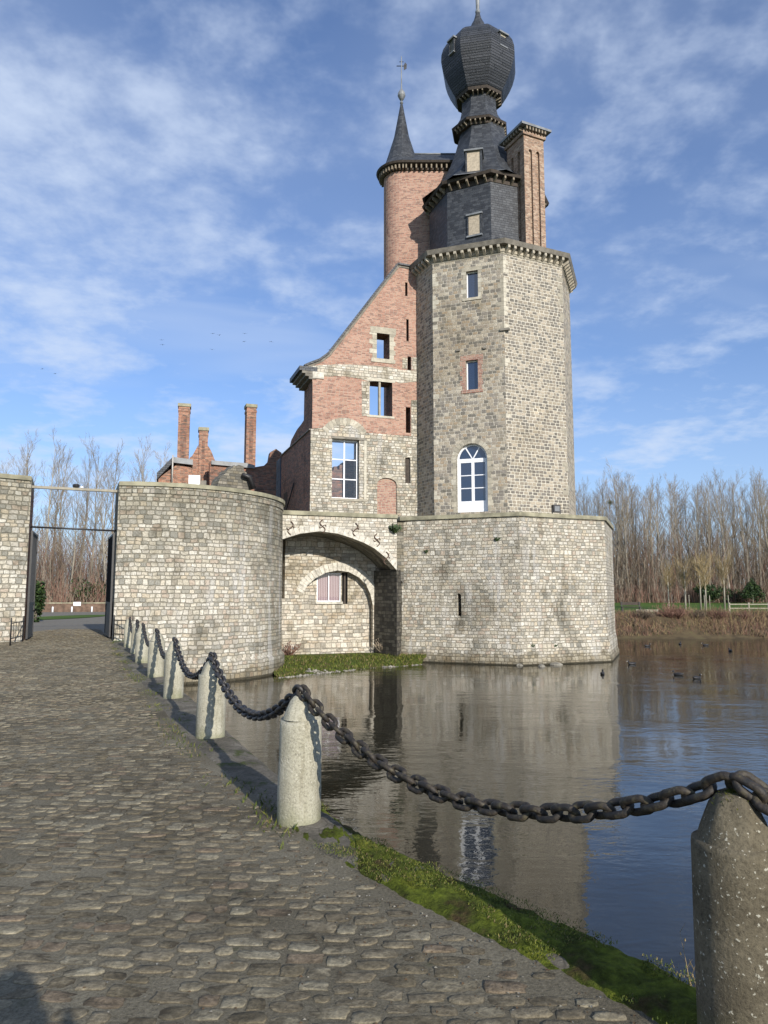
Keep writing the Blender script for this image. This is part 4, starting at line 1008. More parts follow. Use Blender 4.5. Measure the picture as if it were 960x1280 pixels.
# low slate skirt and drum
DC = Vector((6.28, 43.4)); DA = R(-93)
mb = MB()
zdr0 = at(624, 301, 43.4 - 3.65).z; zdr1 = at(624, 224, 43.4 - 3.7).z
lathe(mb, TC.x, TC.y, [(TR + .50, zc + .01, M['lead']), (TR + .2, zc + .12, M['slate']), (3.8, max(zdr0, zc + .35), M['slate']), (3.4, max(zdr0, zc + .35) + .5)], 8, None, TA, False); mb.build('skirt_roof', tower)
mb = MB(); lathe(mb, DC.x, DC.y, [(3.56, zdr0 - .2), (3.46, zdr0 + .8), (3.46, zdr1)], 8, M['slate'], DA, False); mb.build('slate_drum', tower)
zE = zdr1
DE = octp(DC, 3.48, DA)
mb = MB(); ring_prism(mb, DC, 3.86, zE + .34, zE + .50, M['darkwood'], 3.93, DA); ring_prism(mb, DC, 3.5, zE, zE + .34, M['darkwood'], None, DA); mb.build('eave', tower)
corbels('eave_bracket', tower, octp(DC, 3.5, DA), zE - .0, zE + .338, .31, .10, .5, M['bracket'])
def zax(v): return at(604, v, 43.4).z
# onion spire, octagonal
SC = Vector((6.0, 43.4)); SA = R(-79)
z2 = zax(170); z3 = zax(129)
mb = MB()
lathe(mb, DC.x - .1, SC.y, [(3.93, zE + .503, M['lead']), (3.8, zE + .6, M['slate']), (3.1, zE + 1.15, M['slate']), (2.55, zE + 1.9, M['slate']), (2.1, zE + 2.8, M['slate']), (1.75, zE + 3.8, M['slate']), (1.5, z2 - .35, M['slate']), (1.48, z2)], 8, None, SA, False); mb.build('skirt_roof', tower)
mb = MB(); ring_prism(mb, SC, 1.76, z2 + .12, z2 + .24, M['darkwood'], 1.82, SA); ring_prism(mb, SC, 1.52, z2 - .1, z2 + .12, M['darkwood'], None, SA); mb.build('eave', tower)
corbels('eave_bracket', tower, octp(SC, 1.52, SA), z2 - .12, z2 + .115, .22, .07, .28, M['bracket'], (6, 7, 0, 1))
mb = MB(); lathe(mb, SC.x, SC.y, [(1.82, z2 + .25), (1.5, z2 + .5), (1.25, z2 + .95), (1.14, z2 + 1.5), (1.12, z3)], 8, M['slate'], SA, False); mb.build('neck', tower)
mb = MB(); ring_prism(mb, SC, 1.48, z3, z3 + .16, M['darkwood'], 1.54, SA); mb.build('eave', tower)
corbels('eave_bracket', tower, octp(SC, 1.14, SA), z3 - .2, z3 - .005, .3, .07, .26, M['bracket'], (6, 7, 0, 1))
ov = [(125, 31.5), (118, 36), (110, 40.5), (101, 44.5), (92, 47.2), (84, 48.5), (76, 48), (68, 45.5), (61, 41), (55, 34), (51, 27), (48, 20), (44, 14), (37, 10.5), (31, 8), (26, 5.2)]
prof = []
for v, hw in ov:
    z = zax(v); prof.append((hw * (43.4 * cos(PITCH) + (z - EYE) * sin(PITCH)) / F, z))
prof = [(1.50, z3 + .15)] + prof + [(.17, zax(20)), (.14, zax(16))]
mb = MB(); lathe(mb, SC.x, SC.y, [(r, z, M['boards'] if i < 10 else M['slate']) for i, (r, z) in enumerate(prof)], 8, None, SA, False); onion = mb.build('onion_dome', tower)
zt = zax(17); mb = MB(); lathe(mb, SC.x, SC.y, [(.13, zt), (.17, zt + .1), (.11, zt + .3), (.13, zt + 1.0), (.2, zt + 1.15), (.1, zt + 1.4), (.05, zt + 2.6), (0, zt + 3.4)], 12, M['lead']); mb.build('finial', tower)
# little onion dormers
def dormer_on(u, v, k, w, h, parent, rad, ctr, depth=.5, pmat=None):
    pts = octp(ctr, 1.0, SA); a, b = pts[k], pts[(k + 1) % 8]; nrm = ((a + b) / 2 - ctr).normalized()
    O = ctr + nrm * rad; ang = math.atan2(b.y - a.y, b.x - a.x)
    fr = Fr((O.x, O.y), ang); s, z = fr.px(u, v)
    mb = MB()
    box(mb, fr, s - w / 2, s - w / 2 + .09, z - h / 2, z + h / 2, 0, depth, M['slate']); box(mb, fr, s + w / 2 - .09, s + w / 2, z - h / 2, z + h / 2, 0, depth, M['slate'])
    box(mb, fr, s - w / 2 - .08, s + w / 2 + .08, z + h / 2, z + h / 2 + .1, -.08, depth + .1, M['lead']); box(mb, fr, s - w / 2, s + w / 2, z - h / 2 - .06, z - h / 2, -.04, depth, M['lead'])
    o = mb.build('dormer', parent)
    mb = MB(); box(mb, fr, s - w / 2 + .09, s + w / 2 - .09, z - h / 2, z + h / 2, .06, .1, pmat or M['panel']); mb.build('shutter', o); return fr, s, z
dormer_on(564, 58, 6, .5, .85, tower, 2.34, SC, .8, M['cornice']); dormer_on(629.5, 50, 0, .62, .8, tower, 2.26, SC, .9, M['corbel'])
dormer_on(592, 202, 7, .95, 1.35, tower, 3.15, SC, 1.4); 
# dormer gable cheek roof
fr = Fr(DE[7], to=DE[0]); rr = fr.rect(586, 600.5, 269, 294)
mb = MB(); s0, s1, z0, z1 = rr; box(mb, fr, s0, s1, z0, z1, -.03, .02, M['panel']); box(mb, fr, s0 - .09, s0, z0 - .08, z1 + .08, -.07, .02, M['slate']); box(mb, fr, s1, s1 + .09, z0 - .08, z1 + .08, -.07, .02, M['slate']); box(mb, fr, s0 - .14, s1 + .14, z1, z1 + .1, -.12, .02, M['lead']); box(mb, fr, s0 - .12, s1 + .12, z0 - .1, z0, -.11, .02, M['lead']); mb.build('shutter', tower)
# great brick chimney on the tower
Pb = at(657.5, 300, 39.9); frc = Fr((Pb.x, Pb.y), R(25)); LW = 1.40; LD = 1.70; zc0 = zc - .3; zc1 = at(654, 168, 39.9).z
mb = MB()
pan = [(.24, .52), (.66, .92), (1.04, 1.30)]
pan = [(.34, .56), (.86, 1.08)]
wall(mb, frc, [(0, zc0), (LW, zc0), (LW, zc1), (0, zc1)], [archloop(a, b, zc0 + .9, zc1 - .9, 8) for a, b in pan], .14, M['brick_tan'], rim=False, back=False)
mb.face([frc.p(.2, zc0 + .4, .14), frc.p(LW - .2, zc0 + .4, .14), frc.p(LW - .2, zc1 - .4, .14), frc.p(.2, zc1 - .4, .14)], M['brick_tan'])
fs = Fr(frc.p(0, 0, LD)[:2], to=frc.p(0, 0, 0)[:2])
wall(mb, fs, [(0, zc0), (LD, zc0), (LD, zc1), (0, zc1)], [archloop(a, a + .26, zc0 + .9, zc1 - .9, 8) for a in (.4, 1.05)], .14, M['brick_tan'], rim=False, back=False)
mb.face([fs.p(.2, zc0 + .4, .14), fs.p(LD - .2, zc0 + .4, .14), fs.p(LD - .2, zc1 - .4, .14), fs.p(.2, zc1 - .4, .14)], M['brick_tan'])
mb.face([frc.p(LW, zc0, 0), frc.p(LW, zc0, LD), frc.p(LW, zc1, LD), frc.p(LW, zc1, 0)], M['brick_tan']); mb.face([frc.p(LW, zc0, LD), frc.p(0, zc0, LD), frc.p(0, zc1, LD), frc.p(LW, zc1, LD)], M['brick_tan'])
ch = mb.build('chimney', tower)
mb = MB(); box(mb, frc, -.1, LW + .1, zc1, zc1 + .2, -.1, LD + .1, M['brick_tan']); box(mb, frc, -.34, LW + .34, zc1 + .42, zc1 + .56, -.34, LD + .34, M['lead']); box(mb, frc, -.05, LW + .05, zc1 + .2, zc1 + .42, -.05, LD + .05, M['darkwood'])
for i in range(7): s = -.05 + (LW + .1) * (i + .5) / 7; box(mb, frc, s - .05, s + .05, zc1 + .22, zc1 + .418, -.28, 0, M['bracket'])
for i in range(7): s = -.05 + (LD + .1) * (i + .5) / 7; box(mb, fs, s - .05, s + .05, zc1 + .22, zc1 + .418, -.28, 0, M['bracket'])
mb.build('cap', ch)

# ------------------------------------------------------------------ round-ended brick turret behind
TU = Vector((at(502.5, 330, 45.5).x, 45.5)); ru = 1.17; zu = at(502, 214, 44.4).z
tur = thing('brick_turret', 'slim round pink brick turret with slate witch-hat roof and weathervane', 'turret', (*TU, 5))
Lx = 3.6
def stad(r, n=18): 
    return [(TU.x + Lx, TU.y - r)] + [(TU.x + Lx, TU.y + r)] + [(TU.x - r * sin(pi * i / n), TU.y + r * cos(pi * i / n)) for i in range(n + 1)]
def stadwall(mb, r, z0, z1, mat, r1=None):
    A, B = stad(r), stad(r1 or r); acc = 0
    for k in range(len(A)):
        k2 = (k + 1) % len(A); L = math.dist(A[k], A[k2]); mb.face([(*A[k], z0), (*A[k2], z0), (*B[k2], z1), (*B[k], z1)], mat, [(acc, z0), (acc + L, z0), (acc + L, z1), (acc, z1)], False); acc += L
mb = MB(); stadwall(mb, ru, 5, zu, M['brick']); mb.build('wall', tur)
mb = MB(); stadwall(mb, ru + .08, zu, zu + .2, M['darkwood']); stadwall(mb, ru + .44, zu + .3, zu + .42, M['darkwood'], ru + .5); 
A = stad(ru + .08); B = stad(ru + .44)
for k in range(len(A)): k2 = (k + 1) % len(A); mb.face([(*A[k], zu + .2), (*A[k2], zu + .2), (*B[k2], zu + .3), (*B[k], zu + .3)], M['darkwood'])
mb.build('eave', tur)
for i in range(14):
    a = R(150) + R(122) * i / 13; p = Vector((TU.x + (ru + .18) * cos(a), TU.y + (ru + .18) * sin(a))); mb = MB(); obox(mb, p, .09, .30, zu + .0, zu + .28, a - pi / 2, M['bracket']); mb.build('eave_bracket', tur)
for i in range(11): mb = MB(); obox(mb, (TU.x + .25 + i * .32, TU.y - ru - .18), .09, .30, zu + .0, zu + .28, 0, M['bracket']); mb.build('eave_bracket', tur)
za = at(502, 128, 45.5).z
mb = MB(); pr = [(ru + .5, zu + .42), (ru + .25, zu + .6), (ru - .08, zu + 1.05), (.86, zu + 1.8), (.50, zu + 3.0), (.05, za)]
lathe(mb, TU.x, TU.y, pr, 20, M['slate'], 0, True)
zr = zu + 1.85
x0, x1 = TU.x + .0, TU.x + Lx; yy = TU.y; e = ru + .5
mb.face([(x0, yy - e, zu + .42), (x1, yy - e, zu + .42), (x1, yy, zr), (x0, yy, zr)], M['slate']); mb.face([(x1, yy + e, zu + .42), (x0, yy + e, zu + .42), (x0, yy, zr), (x1, yy, zr)], M['slate'])
tube(mb, [(x0 + .3, yy, zr + .02), (x1, yy, zr + .02)], .06, M['lead'])
mb.build('roof', tur)
mb = MB(); zf = za - .15
lathe(mb, TU.x, TU.y, [(.06, zf), (.12, zf + .1), (.05, zf + .25), (.14, zf + .35), (.26, zf + .6), (.24, zf + .8), (.12, zf + 1.0), (.05, zf + 1.1), (.035, zf + 1.6), (.03, zf + 3.4), (0, zf + 3.5)], 12, M['lead']); fin = mb.build('finial', tur)
mb = MB(); zv = zf + 2.75; tube(mb, [(TU.x - .32, yy, zv), (TU.x + .3, yy, zv)], .03, M['iron'], 5); frv = Fr((TU.x, yy), 0); extr(mb, frv, [(.16, zv - .3), (.34, zv - .18), (.36, zv + .12), (.24, zv + .25), (.15, zv + .02)], -.015, .015, M['iron']); tube(mb, [(TU.x - .14, yy, zv + .3), (TU.x + .14, yy, zv + .3)], .022, M['iron'], 5); mb.build('weathervane', fin)

# ------------------------------------------------------------------ gabled brick house (a roofless shell)
GH = Fr((-3.92, 39.4), to=(1.9, 41.4))
gh = thing('gabled_house', 'roofless gabled house of pink brick above pale stone, with windows open to the sky', 'house', (*GH.p(2, 0)[:2], 5.4))
def G(u, v, w=0): return GH.px(u, v, w)
sLft = G(388, 580)[0]; sU = G(390.5, 510)[0]; GL_ = GH.L + .4
zst = G(388, 535)[1]; zst_r = G(520, 546)[1]
A_ = GH.rect(471, 487, 417, 448.5); B_ = GH.rect(461, 490.5, 477, 519.5); C_ = GH.rect(415, 449, 549, 623)
slits = [GH.rect(506.5, 509.5, 353, 370), GH.rect(508, 511, 399, 426.5), GH.rect(509.6, 514, 445.6, 475), GH.rect(507.4, 513.3, 509, 541), GH.rect(506.5, 513, 572, 604)]
dk = GH.rect(471.5, 496, 597.5, 641.6)
TH = 1.05
# lower stone storey (stone slightly proud)
mb = MB(); zmid = (zst + zst_r) / 2
low = [(sLft, 5.3), (GL_, 5.3), (GL_, zmid), (G(455, 541)[0], zmid), (G(447, 533)[0], zmid + .35), (G(431, 524)[0], zmid + .62), (G(413, 530)[0], zmid + .45), (G(402, 537)[0], zmid + .08), (sLft, zmid)]
dloop = archloop(dk[0], dk[1], 5.35, dk[3] - .35, 8); dloop = [(s, z if z < dk[3] - .35 else dk[3] - .35 + (z - (dk[3] - .35)) * .62) for s, z in dloop]
def clip(r, z0, z1): return (r[0], r[1], max(r[2], z0), min(r[3], z1))
wall(mb, GH, low, [rloop(C_), dloop, rloop(clip(slits[4], 0, 99))], TH, M['stone'], w0=0, rim=False)
mb.build('stone_wall', gh)
# upper brick
verge = [G(390, 452.5), G(400, 449), G(411, 442), G(424, 426), G(497, 333), G(512, 337)]
mb = MB()
up = [(sU, zmid + .003), (G(402, 537)[0], zmid + .083), (G(413, 530)[0], zmid + .453), (G(431, 524)[0], zmid + .623), (G(447, 533)[0], zmid + .353), (G(455, 541)[0], zmid + .003), (GL_, zmid + .003), (GL_, G(518, 338)[1]), verge[5], verge[4], verge[3], verge[2], verge[1], verge[0], (sU, G(391, 484)[1])]
wall(mb, GH, up, [rloop(A_), rloop(B_)] + [rloop(s) for s in slits[:4]], TH, M['brick'], w0=.012, rim=False, rmat=M['brick_dark'])
mb.face([GH.p(sU, zmid, .012), GH.p(sU, zmid, TH), GH.p(sU, verge[0][1], TH), GH.p(sU, verge[0][1], .012)], M['brick_dark'])
mb.build('brick_wall', gh)
# pale stone band and dressings on the brick
mb = MB()
b0, b1 = G(392, 470), G(460, 462)
def patch(us, w=-.004, mat=M['stone_bright'], th=.05): extr(mb, GH, [G(u, v) for u, v in us], w, w + th, mat)
patch([(390, 466), (388, 457), (420, 455.5), (452, 456), (487, 459), (500, 462), (521, 463), (521, 477), (500, 479), (491, 476), (461, 476.5), (452, 474), (430, 470), (404, 470.5)][::-1])
patch([(507, 445), (521, 446), (521, 462), (507, 461)][::-1], -.003, M['stone']) if False else None
patch([(452, 476.5), (461, 476.5), (461, 520), (452.5, 520)][::-1], -.002, M['stone_back'])
patch([(514.5, 447), (521.5, 447), (521.5, 462), (514.5, 462)][::-1], -.002, M['stone'])
patch([(503, 447), (509.2, 447), (509.2, 461), (503, 461)][::-1], -.002, M['stone'])
patch([(514, 500), (521.5, 500), (521.5, 545), (514, 545)][::-1], -.002, M['stone'])
mb.build('stone_band', gh)
mb = MB(); surround(mb, GH, A_, .26, M['quoin'], .004)
mb.build('window_surround', gh)
mb = MB(); s0, s1, z0, z1 = B_; cm = G(475, 498)[0]; box(mb, GH, cm - .06, cm + .06, z0, z1, .05, .2, M['quoin']); box(mb, GH, s0 - .1, s1 + .15, z1, z1 + .16, -.01, .2, M['quoin']); box(mb, GH, s0 - .12, s1 + .12, z0 - .12, z0, -.02, .2, M['quoin'])
box(mb, GH, s0 - .0, s0 + .07, z0, z1, .05, .2, M['quoin']); mb.build('mullion', gh)
window(GH, C_, gh, .3, (2, 3), .075, glass=M['clear'])
mb = MB(); s0, s1, z0, z1 = C_; box(mb, GH, s0 - .12, s1 + .45, z0 - .14, z0 - .004, -.05, .2, M['quoin']); box(mb, GH, s0 - .06, s1 + .42, z1 + .005, z1 + .12, -.03, .2, M['cornice']); box(mb, GH, s1 + .28, s1 + .42, z0, z1, -.02, .1, M['quoin']); mb.build('window_surround', gh)
mb = MB(); ca_ = G(431, 552); 
for k in range(13):
    a, b = R(32 + 9 * k), R(32 + 9 * (k + .93)); r0, r1 = 1.15, 1.5; o_ = (ca_[0], zmid - .75)
    extr(mb, GH, [(o_[0] + r * cos(t_), o_[1] + r * sin(t_)) for r, t_ in ((r0, a), (r1, a), (r1, b), (r0, b))], -.006, .05, M['quoin'])
mb.build('relieving_arch', gh)
mb = MB(); wall(mb, GH, dloop, [], .1, M['brick_infill'], .10, rim=False, back=False); mb.build('bricked_door', gh)
mb = MB()
for k in range(9):
    c_ = ((dk[0] + dk[1]) / 2, dk[3] - .35); rx = (dk[1] - dk[0]) / 2; a, b = pi * k / 9, pi * (k + .93) / 9
    q = [(c_[0] + (rx + e) * cos(t_), c_[1] + (rx * .62 + e) * sin(t_)) for e, t_ in ((0, a), (.16, a), (.16, b), (0, b))]; extr(mb, GH, q, -.012, .08, M['quoin'])
mb.build('door_surround', gh)
mb = MB()
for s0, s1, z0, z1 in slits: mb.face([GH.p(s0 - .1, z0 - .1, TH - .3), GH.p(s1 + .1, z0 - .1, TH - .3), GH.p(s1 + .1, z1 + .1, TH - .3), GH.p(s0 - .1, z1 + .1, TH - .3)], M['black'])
s0, s1, z0, z1 = slits[4]; box(mb, GH, s0, s1, z0, z1, .12, .16, M['darkwood']); mb.build('slit_backing', gh)
# verge
mb = MB()
vg = [G(381, 458), G(388, 455), G(400, 450.5), G(411, 442.5), G(424, 426), G(497.5, 331), G(515, 334)]
for a, b in zip(vg, vg[1:]):
    L = math.dist(a, b); nx, nz = -(b[1] - a[1]) / L, (b[0] - a[0]) / L; t1 = .1
    q = [(a[0], a[1] - .01), (b[0], b[1] - .01), (b[0] + nx * t1, b[1] + nz * t1), (a[0] + nx * t1, a[1] + nz * t1)]; extr(mb, GH, q, -.10, TH + .2, M['slate'])
    q = [(a[0] - nx * .13, a[1] - nz * .13), (b[0] - nx * .13, b[1] - nz * .13), (b[0], b[1] - .012), (a[0], a[1] - .012)]
    extr(mb, GH, q, -.02, .03, M['cornice'])
mb.build('verge', gh)
# left eave cornice
mb = MB(); sC = G(368, 466, 1.2)[0]; zc_, zc2 = G(375, 466)[1], G(386, 461)[1]
box(mb, GH, sU - .75, sU + .25, zc2 - .12, zc2 + .12, -.06, 2.6, M['slate']); 
for i, (dx, dz) in enumerate(((.6, .12), (.42, .27), (.22, .42))): box(mb, GH, sU - dx, sU + (.32 if i < 2 else .2), zc2 - dz - .14, zc2 - dz, -.04 + .01 * i, 2.5, M['quoin'] if False else M['cornice'])
box(mb, GH, sU - .02, sU + .62, zc2 - .5, zc2 - .13, -.05, .2, M['ashlar'])
mb.build('cornice', gh)
# side walls going back
sd = Fr(GH.p(sLft, 0, 8.2)[:2], to=GH.p(sLft, 0, .06)[:2])
z_l = G(388, 537)[1]
mb = MB(); Ls = sd.L
rag = [(Ls, 5.3), (Ls, z_l), (0, z_l), (0, 5.3)][::-1]
wall(mb, sd, [(0, 5.3), (Ls, 5.3), (Ls, z_l), (0, z_l)], [], .6, M['brick_dark'], 0)
box(mb, sd, 0, Ls, z_l, z_l + .07, -.08, .5, M['cornice'])
mb.build('side_wall', gh)
mb = MB(); sd2 = Fr(GH.p(sU, 0, 8.2)[:2], to=GH.p(sU, 0, 0)[:2]); L2 = sd2.L
up2 = [(0, z_l - .5), (L2 - TH, z_l - .5), (L2 - TH, zc2 - .3), (L2 - 2.4, zc2 - .3), (L2 - 2.45, z_l + 1.1), (L2 - 3.2, z_l + 1.0), (L2 - 4.2, z_l + .95), (L2 - 5.0, z_l + .8), (L2 - 5.9, z_l + .62), (L2 - 6.5, z_l + .2), (L2 - 7.2, z_l + .1), (0, z_l - .1)]
wall(mb, sd2, up2, [], .7, M['brick_dark'], .08); mb.build('ruined_wall', gh)
# blue glazed strip and dark doorway of the side wall
mb = MB(); box(mb, sd, -1.2, -.05, 5.3, z_l - .1, -.05, .2, M['blueglass'])
for i in range(4): box(mb, sd, -1.2 + i * .36, -1.14 + i * .36, 5.3, z_l - .1, -.09, -.05, M['beam'] if False else M['lead'])
for i in range(8): box(mb, sd, -1.2, -.05, 5.4 + i * .62, 5.44 + i * .62, -.085, -.052, M['lead'])
mb.build('glazed_screen', gh)
mb = MB(); box(mb, sd, 1.0, 2.1, 5.3, 8.0, -.02, .02, M['darkwood']); tube(mb, [sd.p(.4, 5.6, -.1), sd.p(4.5, 8.2, -.1)], .04, M['iron']); mb.build('side_door', gh)
# ruined inner walls seen through the big window
inner = thing('ruined_wall', 'dark broken brick wall with stumps seen through the big white window', 'ruin', (*GH.p(3, 0, 7)[:2], 5.3))
fi = Fr(GH.p(0, 0, 2.3)[:2], GH.a); I = lambda u, v: fi.px(u, v)
mb = MB(); P = [(405, 640), (458, 640), (458, 588), (452, 590), (446, 588), (445, 574), (434, 574), (434, 583), (432, 583), (431.5, 578), (428, 578), (428, 581), (424.5, 581), (424.5, 587), (422, 587), (421, 583), (417.5, 583), (417, 588), (405, 592)]
extr(mb, fi, [I(u, v) for u, v in P], 0, .6, M['brick_dark']); mb.build('wall', inner)
# rear shell so the gable does not stand alone
mb = MB(); rear = Fr(GH.p(3.6, 0, 2.4)[:2], GH.a); zz_ = at(483, 470, 43).z

# ------------------------------------------------------------------ ruins behind the gate tower
def fr_at(Y, ang=0.0, u=250): p = at(u, 600, Y); return Fr((p.x, p.y), ang)
def poly_px(fr, P, w=0): return [fr.px(u, v, w) for u, v in P]
def sbox(mb, fr, u0, u1, v0, v1, dep, mat, w=0):
    r = fr.rect(u0, u1, v0, v1, w); box(mb, fr, r[0], r[1], r[2], r[3], w, w + dep, mat); return r
def chimney(label, Y, u0, u1, v0, v1, ang, extra=None):
    fr = fr_at(Y, R(ang), (u0 + u1) / 2); t = thing('ruined_chimney', label, 'chimney', (*fr.O, 5.5), 'chimneys of the ruin')
    mb = MB(); r = sbox(mb, fr, u0, u1, v0 + 4, v1, .8, M['brick_lit'])
    mb.build('stack', t)
    mb = MB(); s0, s1, z0, z1 = r; box(mb, fr, s0 - .06, s1 + .06, z1, z1 + .22, -.06, .86, M['coping']); box(mb, fr, s0 - .03, s1 + .03, z1 - .35, z1 - .2, -.03, .83, M['brick_lit']); mb.build('cap', t)
    mb = MB(); cs = (s0 + s1) / 2; wall(mb, fr, [(p_[0], p_[1]) for p_ in archloop(s0 + .2, s1 - .2, z0, z1 - .8, 8)], [], .02, M['brick_dark'], -.012, rim=True, back=False); mb.build('arched_panel', t)
    return fr, r, t
M['brick_lit'] = masonry('sunlit old brick', .24, .085, [(.36, .165, .105), (.27, .125, .085), (.42, .22, .145), (.30, .17, .12), (.20, .11, .08)], (.36, .30, .24), .012, .015, .02, ((.9, .5, .68, (.55, .52, .5), .7),), jitter=.25)  # brighter copy of the old dark brick, sunlight put into its colour
chimney('tall leaning-topped brick chimney, leftmost of the ruin behind the gate tower', 52, 221.5, 236, 504, 625, 14)
chimney('tall dark brick chimney, rightmost of the ruin behind the gate tower', 50, 307.5, 319.5, 505, 625, 20)
fr, r, t = chimney('short brick chimney rising from a broken gable, middle of the ruin', 50, 248, 259, 534, 625, 16)
mb = MB(); P = [(228, 635), (282, 635), (278, 600), (274, 584), (268, 574), (265, 566), (262, 560), (259, 556), (259, 560), (248, 560), (248, 556), (244, 563), (240, 570), (237, 572), (236, 600), (228, 606)]
extr(mb, fr, poly_px(fr, P, .1)[::1], .1, .6, M['brick_lit']); mb.build('broken_gable', t)
# low slate-roofed outbuilding at the left
fr = fr_at(47, R(16), 215); t = thing('outbuilding', 'low ruined outbuilding with slate roof beside the leftmost chimney', 'building', (*fr.O, 5)); 
mb = MB(); extr(mb, fr, poly_px(fr, [(198, 635), (240, 635), (240, 585), (222, 580), (198, 598)]), 0, 4, M['brick_lit']); mb.build('wall', t)
mb = MB(); extr(mb, fr, poly_px(fr, [(196, 600), (196, 592), (216, 572), (216, 579)]), -.3, 4.2, M['slate']); extr(mb, fr, poly_px(fr, [(216, 579), (216, 572), (241, 575.5), (241, 582)]), -.3, 4.2, M['lead']); mb.build('roof', t)
mb = MB(); p = fr.px(215.5, 590); tube(mb, [fr.p(p[0], fr.px(215, 604)[1], -.35), fr.p(p[0], fr.px(215, 570)[1], -.35)], .05, M['beam']); mb.build('pole', t)
# long low ruined range between the chimneys and the house
fr = fr_at(49, R(17), 300); t = thing('ruined_range', 'long low ruined brick wall between the middle chimney and the gabled house', 'ruin', (*fr.O, 5))
mb = MB(); P = [(262, 640), (352, 640), (352, 566), (345, 561), (338, 565), (336, 576), (330, 582), (318, 584), (306, 583), (300, 580), (292, 578), (286, 583), (276, 581), (270, 578), (262, 577)]
extr(mb, fr, poly_px(fr, P), 0, .8, M['brick_dark']); mb.build('wall', t)
mb = MB(); extr(mb, fr, poly_px(fr, [(264, 581), (264, 576), (308, 579.5), (318, 582), (318, 586)]), -.2, .9, M['lead']); mb.build('coping', t)
fr = fr_at(43, R(38), 285); t = thing('ruined_wall', 'dark mossy broken wall stump just behind the coping of the right gate tower', 'ruin', (*fr.O, 5))
mb = MB(); P = [(271, 625), (314, 625), (313, 604), (309, 598), (308, 590), (305, 589), (304.5, 583), (299, 581), (296, 583), (293, 581.5), (289, 586), (285, 587), (282, 592), (278, 594), (274, 600), (272, 606)]
extr(mb, fr, poly_px(fr, P), 0, 1.0, M['dark_stone']); mb.build('wall', t)
mb = MB(); a = fr.px(300, 594); b = fr.px(314, 612); tube(mb, [fr.p(a[0], a[1], -.3), fr.p((a[0] + b[0]) / 2 + .1, a[1] - .1, -.3), fr.p(b[0], b[1], -.3)], [.12, .16, .16], M['iron']); mb.build('iron_arm', t)

# ------------------------------------------------------------------ grassy foot below the arch
def zbank(u, v): return 0
mb = MB(); front = [(352, 849), (372, 847), (395, 844), (420, 841), (450, 838), (480, 835), (495, 834), (510, 832.5), (526, 831)]
back = [BR.p(-1.2, 0, BD), BR.p(0, 0, BD), BR.p(1.2, 0, BD), BR.p(2.4, 0, BD), BR.p(3.4, 0, BD), BR.p(4.6, 0, BD), BR.p(5.5, 0, 2.0), Vector((1.4, 38.1, 0)), Vector((2.2, 37.7, 0))]
vs = []; NB = 12
for (u, v), b in zip(front, back):
    a = gnd(u, v, WATER)
    for i in range(NB + 1):
        f = i / NB; x, y = a.x + (b.x - a.x) * f, a.y + (b.y - a.y) * f
        vs.append((x, y, WATER - .10 + .24 * min(1, f * 2.2) ** .8 + .24 * f + .07 * smooth_noise(x, y, 1.1)))
n = NB + 1
mb.mesh(vs, [(j * n + i, (j + 1) * n + i, (j + 1) * n + i + 1, j * n + i + 1) for j in range(len(front) - 1) for i in range(NB)], M['bankgrass'], True); gb = mb.build('grass_bank', kind='structure')
def bankz(x, y):
    best = min(vs, key=lambda p: (p[0] - x) ** 2 + (p[1] - y) ** 2); return best[2]
mb = MB(); mp_ = MB()
for _ in range(9000):
    j = rnd.randrange(len(front) - 1); f = rnd.random(); g_ = rnd.random(); (u0, v0), (u1, v1) = front[j], front[j + 1]
    a = gnd(u0 + (u1 - u0) * f, v0 + (v1 - v0) * f, WATER); b = back[j].lerp(back[j + 1], f); i = min(NB, int(g_ * NB + .5)); zt_ = vs[j * n + i][2]
    x, y = a.x + (b.x - a.x) * g_, a.y + (b.y - a.y) * g_
    if .10 < g_ < .8 and smooth_noise(x, y, .8) > -.45: blade(mb, x, y, zt_ - .02, rnd.uniform(.05, .16), M['blade'], .02, 1.0)
    elif .02 < g_ < .26 and rnd.random() < .3:
        r_ = rnd.uniform(.03, .11); q = Vector((x, y, zt_ + .01)); V8 = [q + Vector((rnd.uniform(.6, 1) * r_ * sx, rnd.uniform(.6, 1) * r_ * sy, rnd.uniform(.4, .8) * r_ * sz)) for sx, sy, sz in ((1, 0, 0), (-1, 0, 0), (0, 1, 0), (0, -1, 0), (0, 0, 1), (0, 0, -1))]
        mp_.mesh(V8, [(0, 2, 4), (2, 1, 4), (1, 3, 4), (3, 0, 4), (2, 0, 5), (1, 2, 5), (3, 1, 5), (0, 3, 5)], M['rock'])
o = mb.build('short_grass'); tag(o, 'green grass on the little bank at the foot of the arch', 'grass', kind='stuff')
o = mp_.build('pebbles'); tag(o, 'pale pebbles and rubble along the waterline below the arch', 'pebbles', kind='stuff')
weed('dead_shrub', 'reddish dead shrub against the foot of the right gate tower', *(gnd(295, 830, -1.4)[:2]), -1.75, 1.3, 34, M['redtwig'], spread=.9, rad=.012)
weed('dead_shrub', 'dry brown bush in the corner where the gate tower meets the niche wall', *at(362, 800, 37.5)[:2], -1.5, .9, 60, M['redtwig'], spread=1.2, rad=.012)
weed('dead_shrub', 'dry weeds against the dark side wall under the arch, left of the bastion corner', *at(478, 800, 38.6)[:2], -1.4, .9, 40, M['twig'], spread=1.0, rad=.012)
weed('ivy_tuft', 'small green plant growing from the joint between arch and bastion', *at(493.5, 660, 36.9)[:2], at(494, 666, 36.9).z, .42, 60, M['leaf'], spread=1.6, rad=.02)
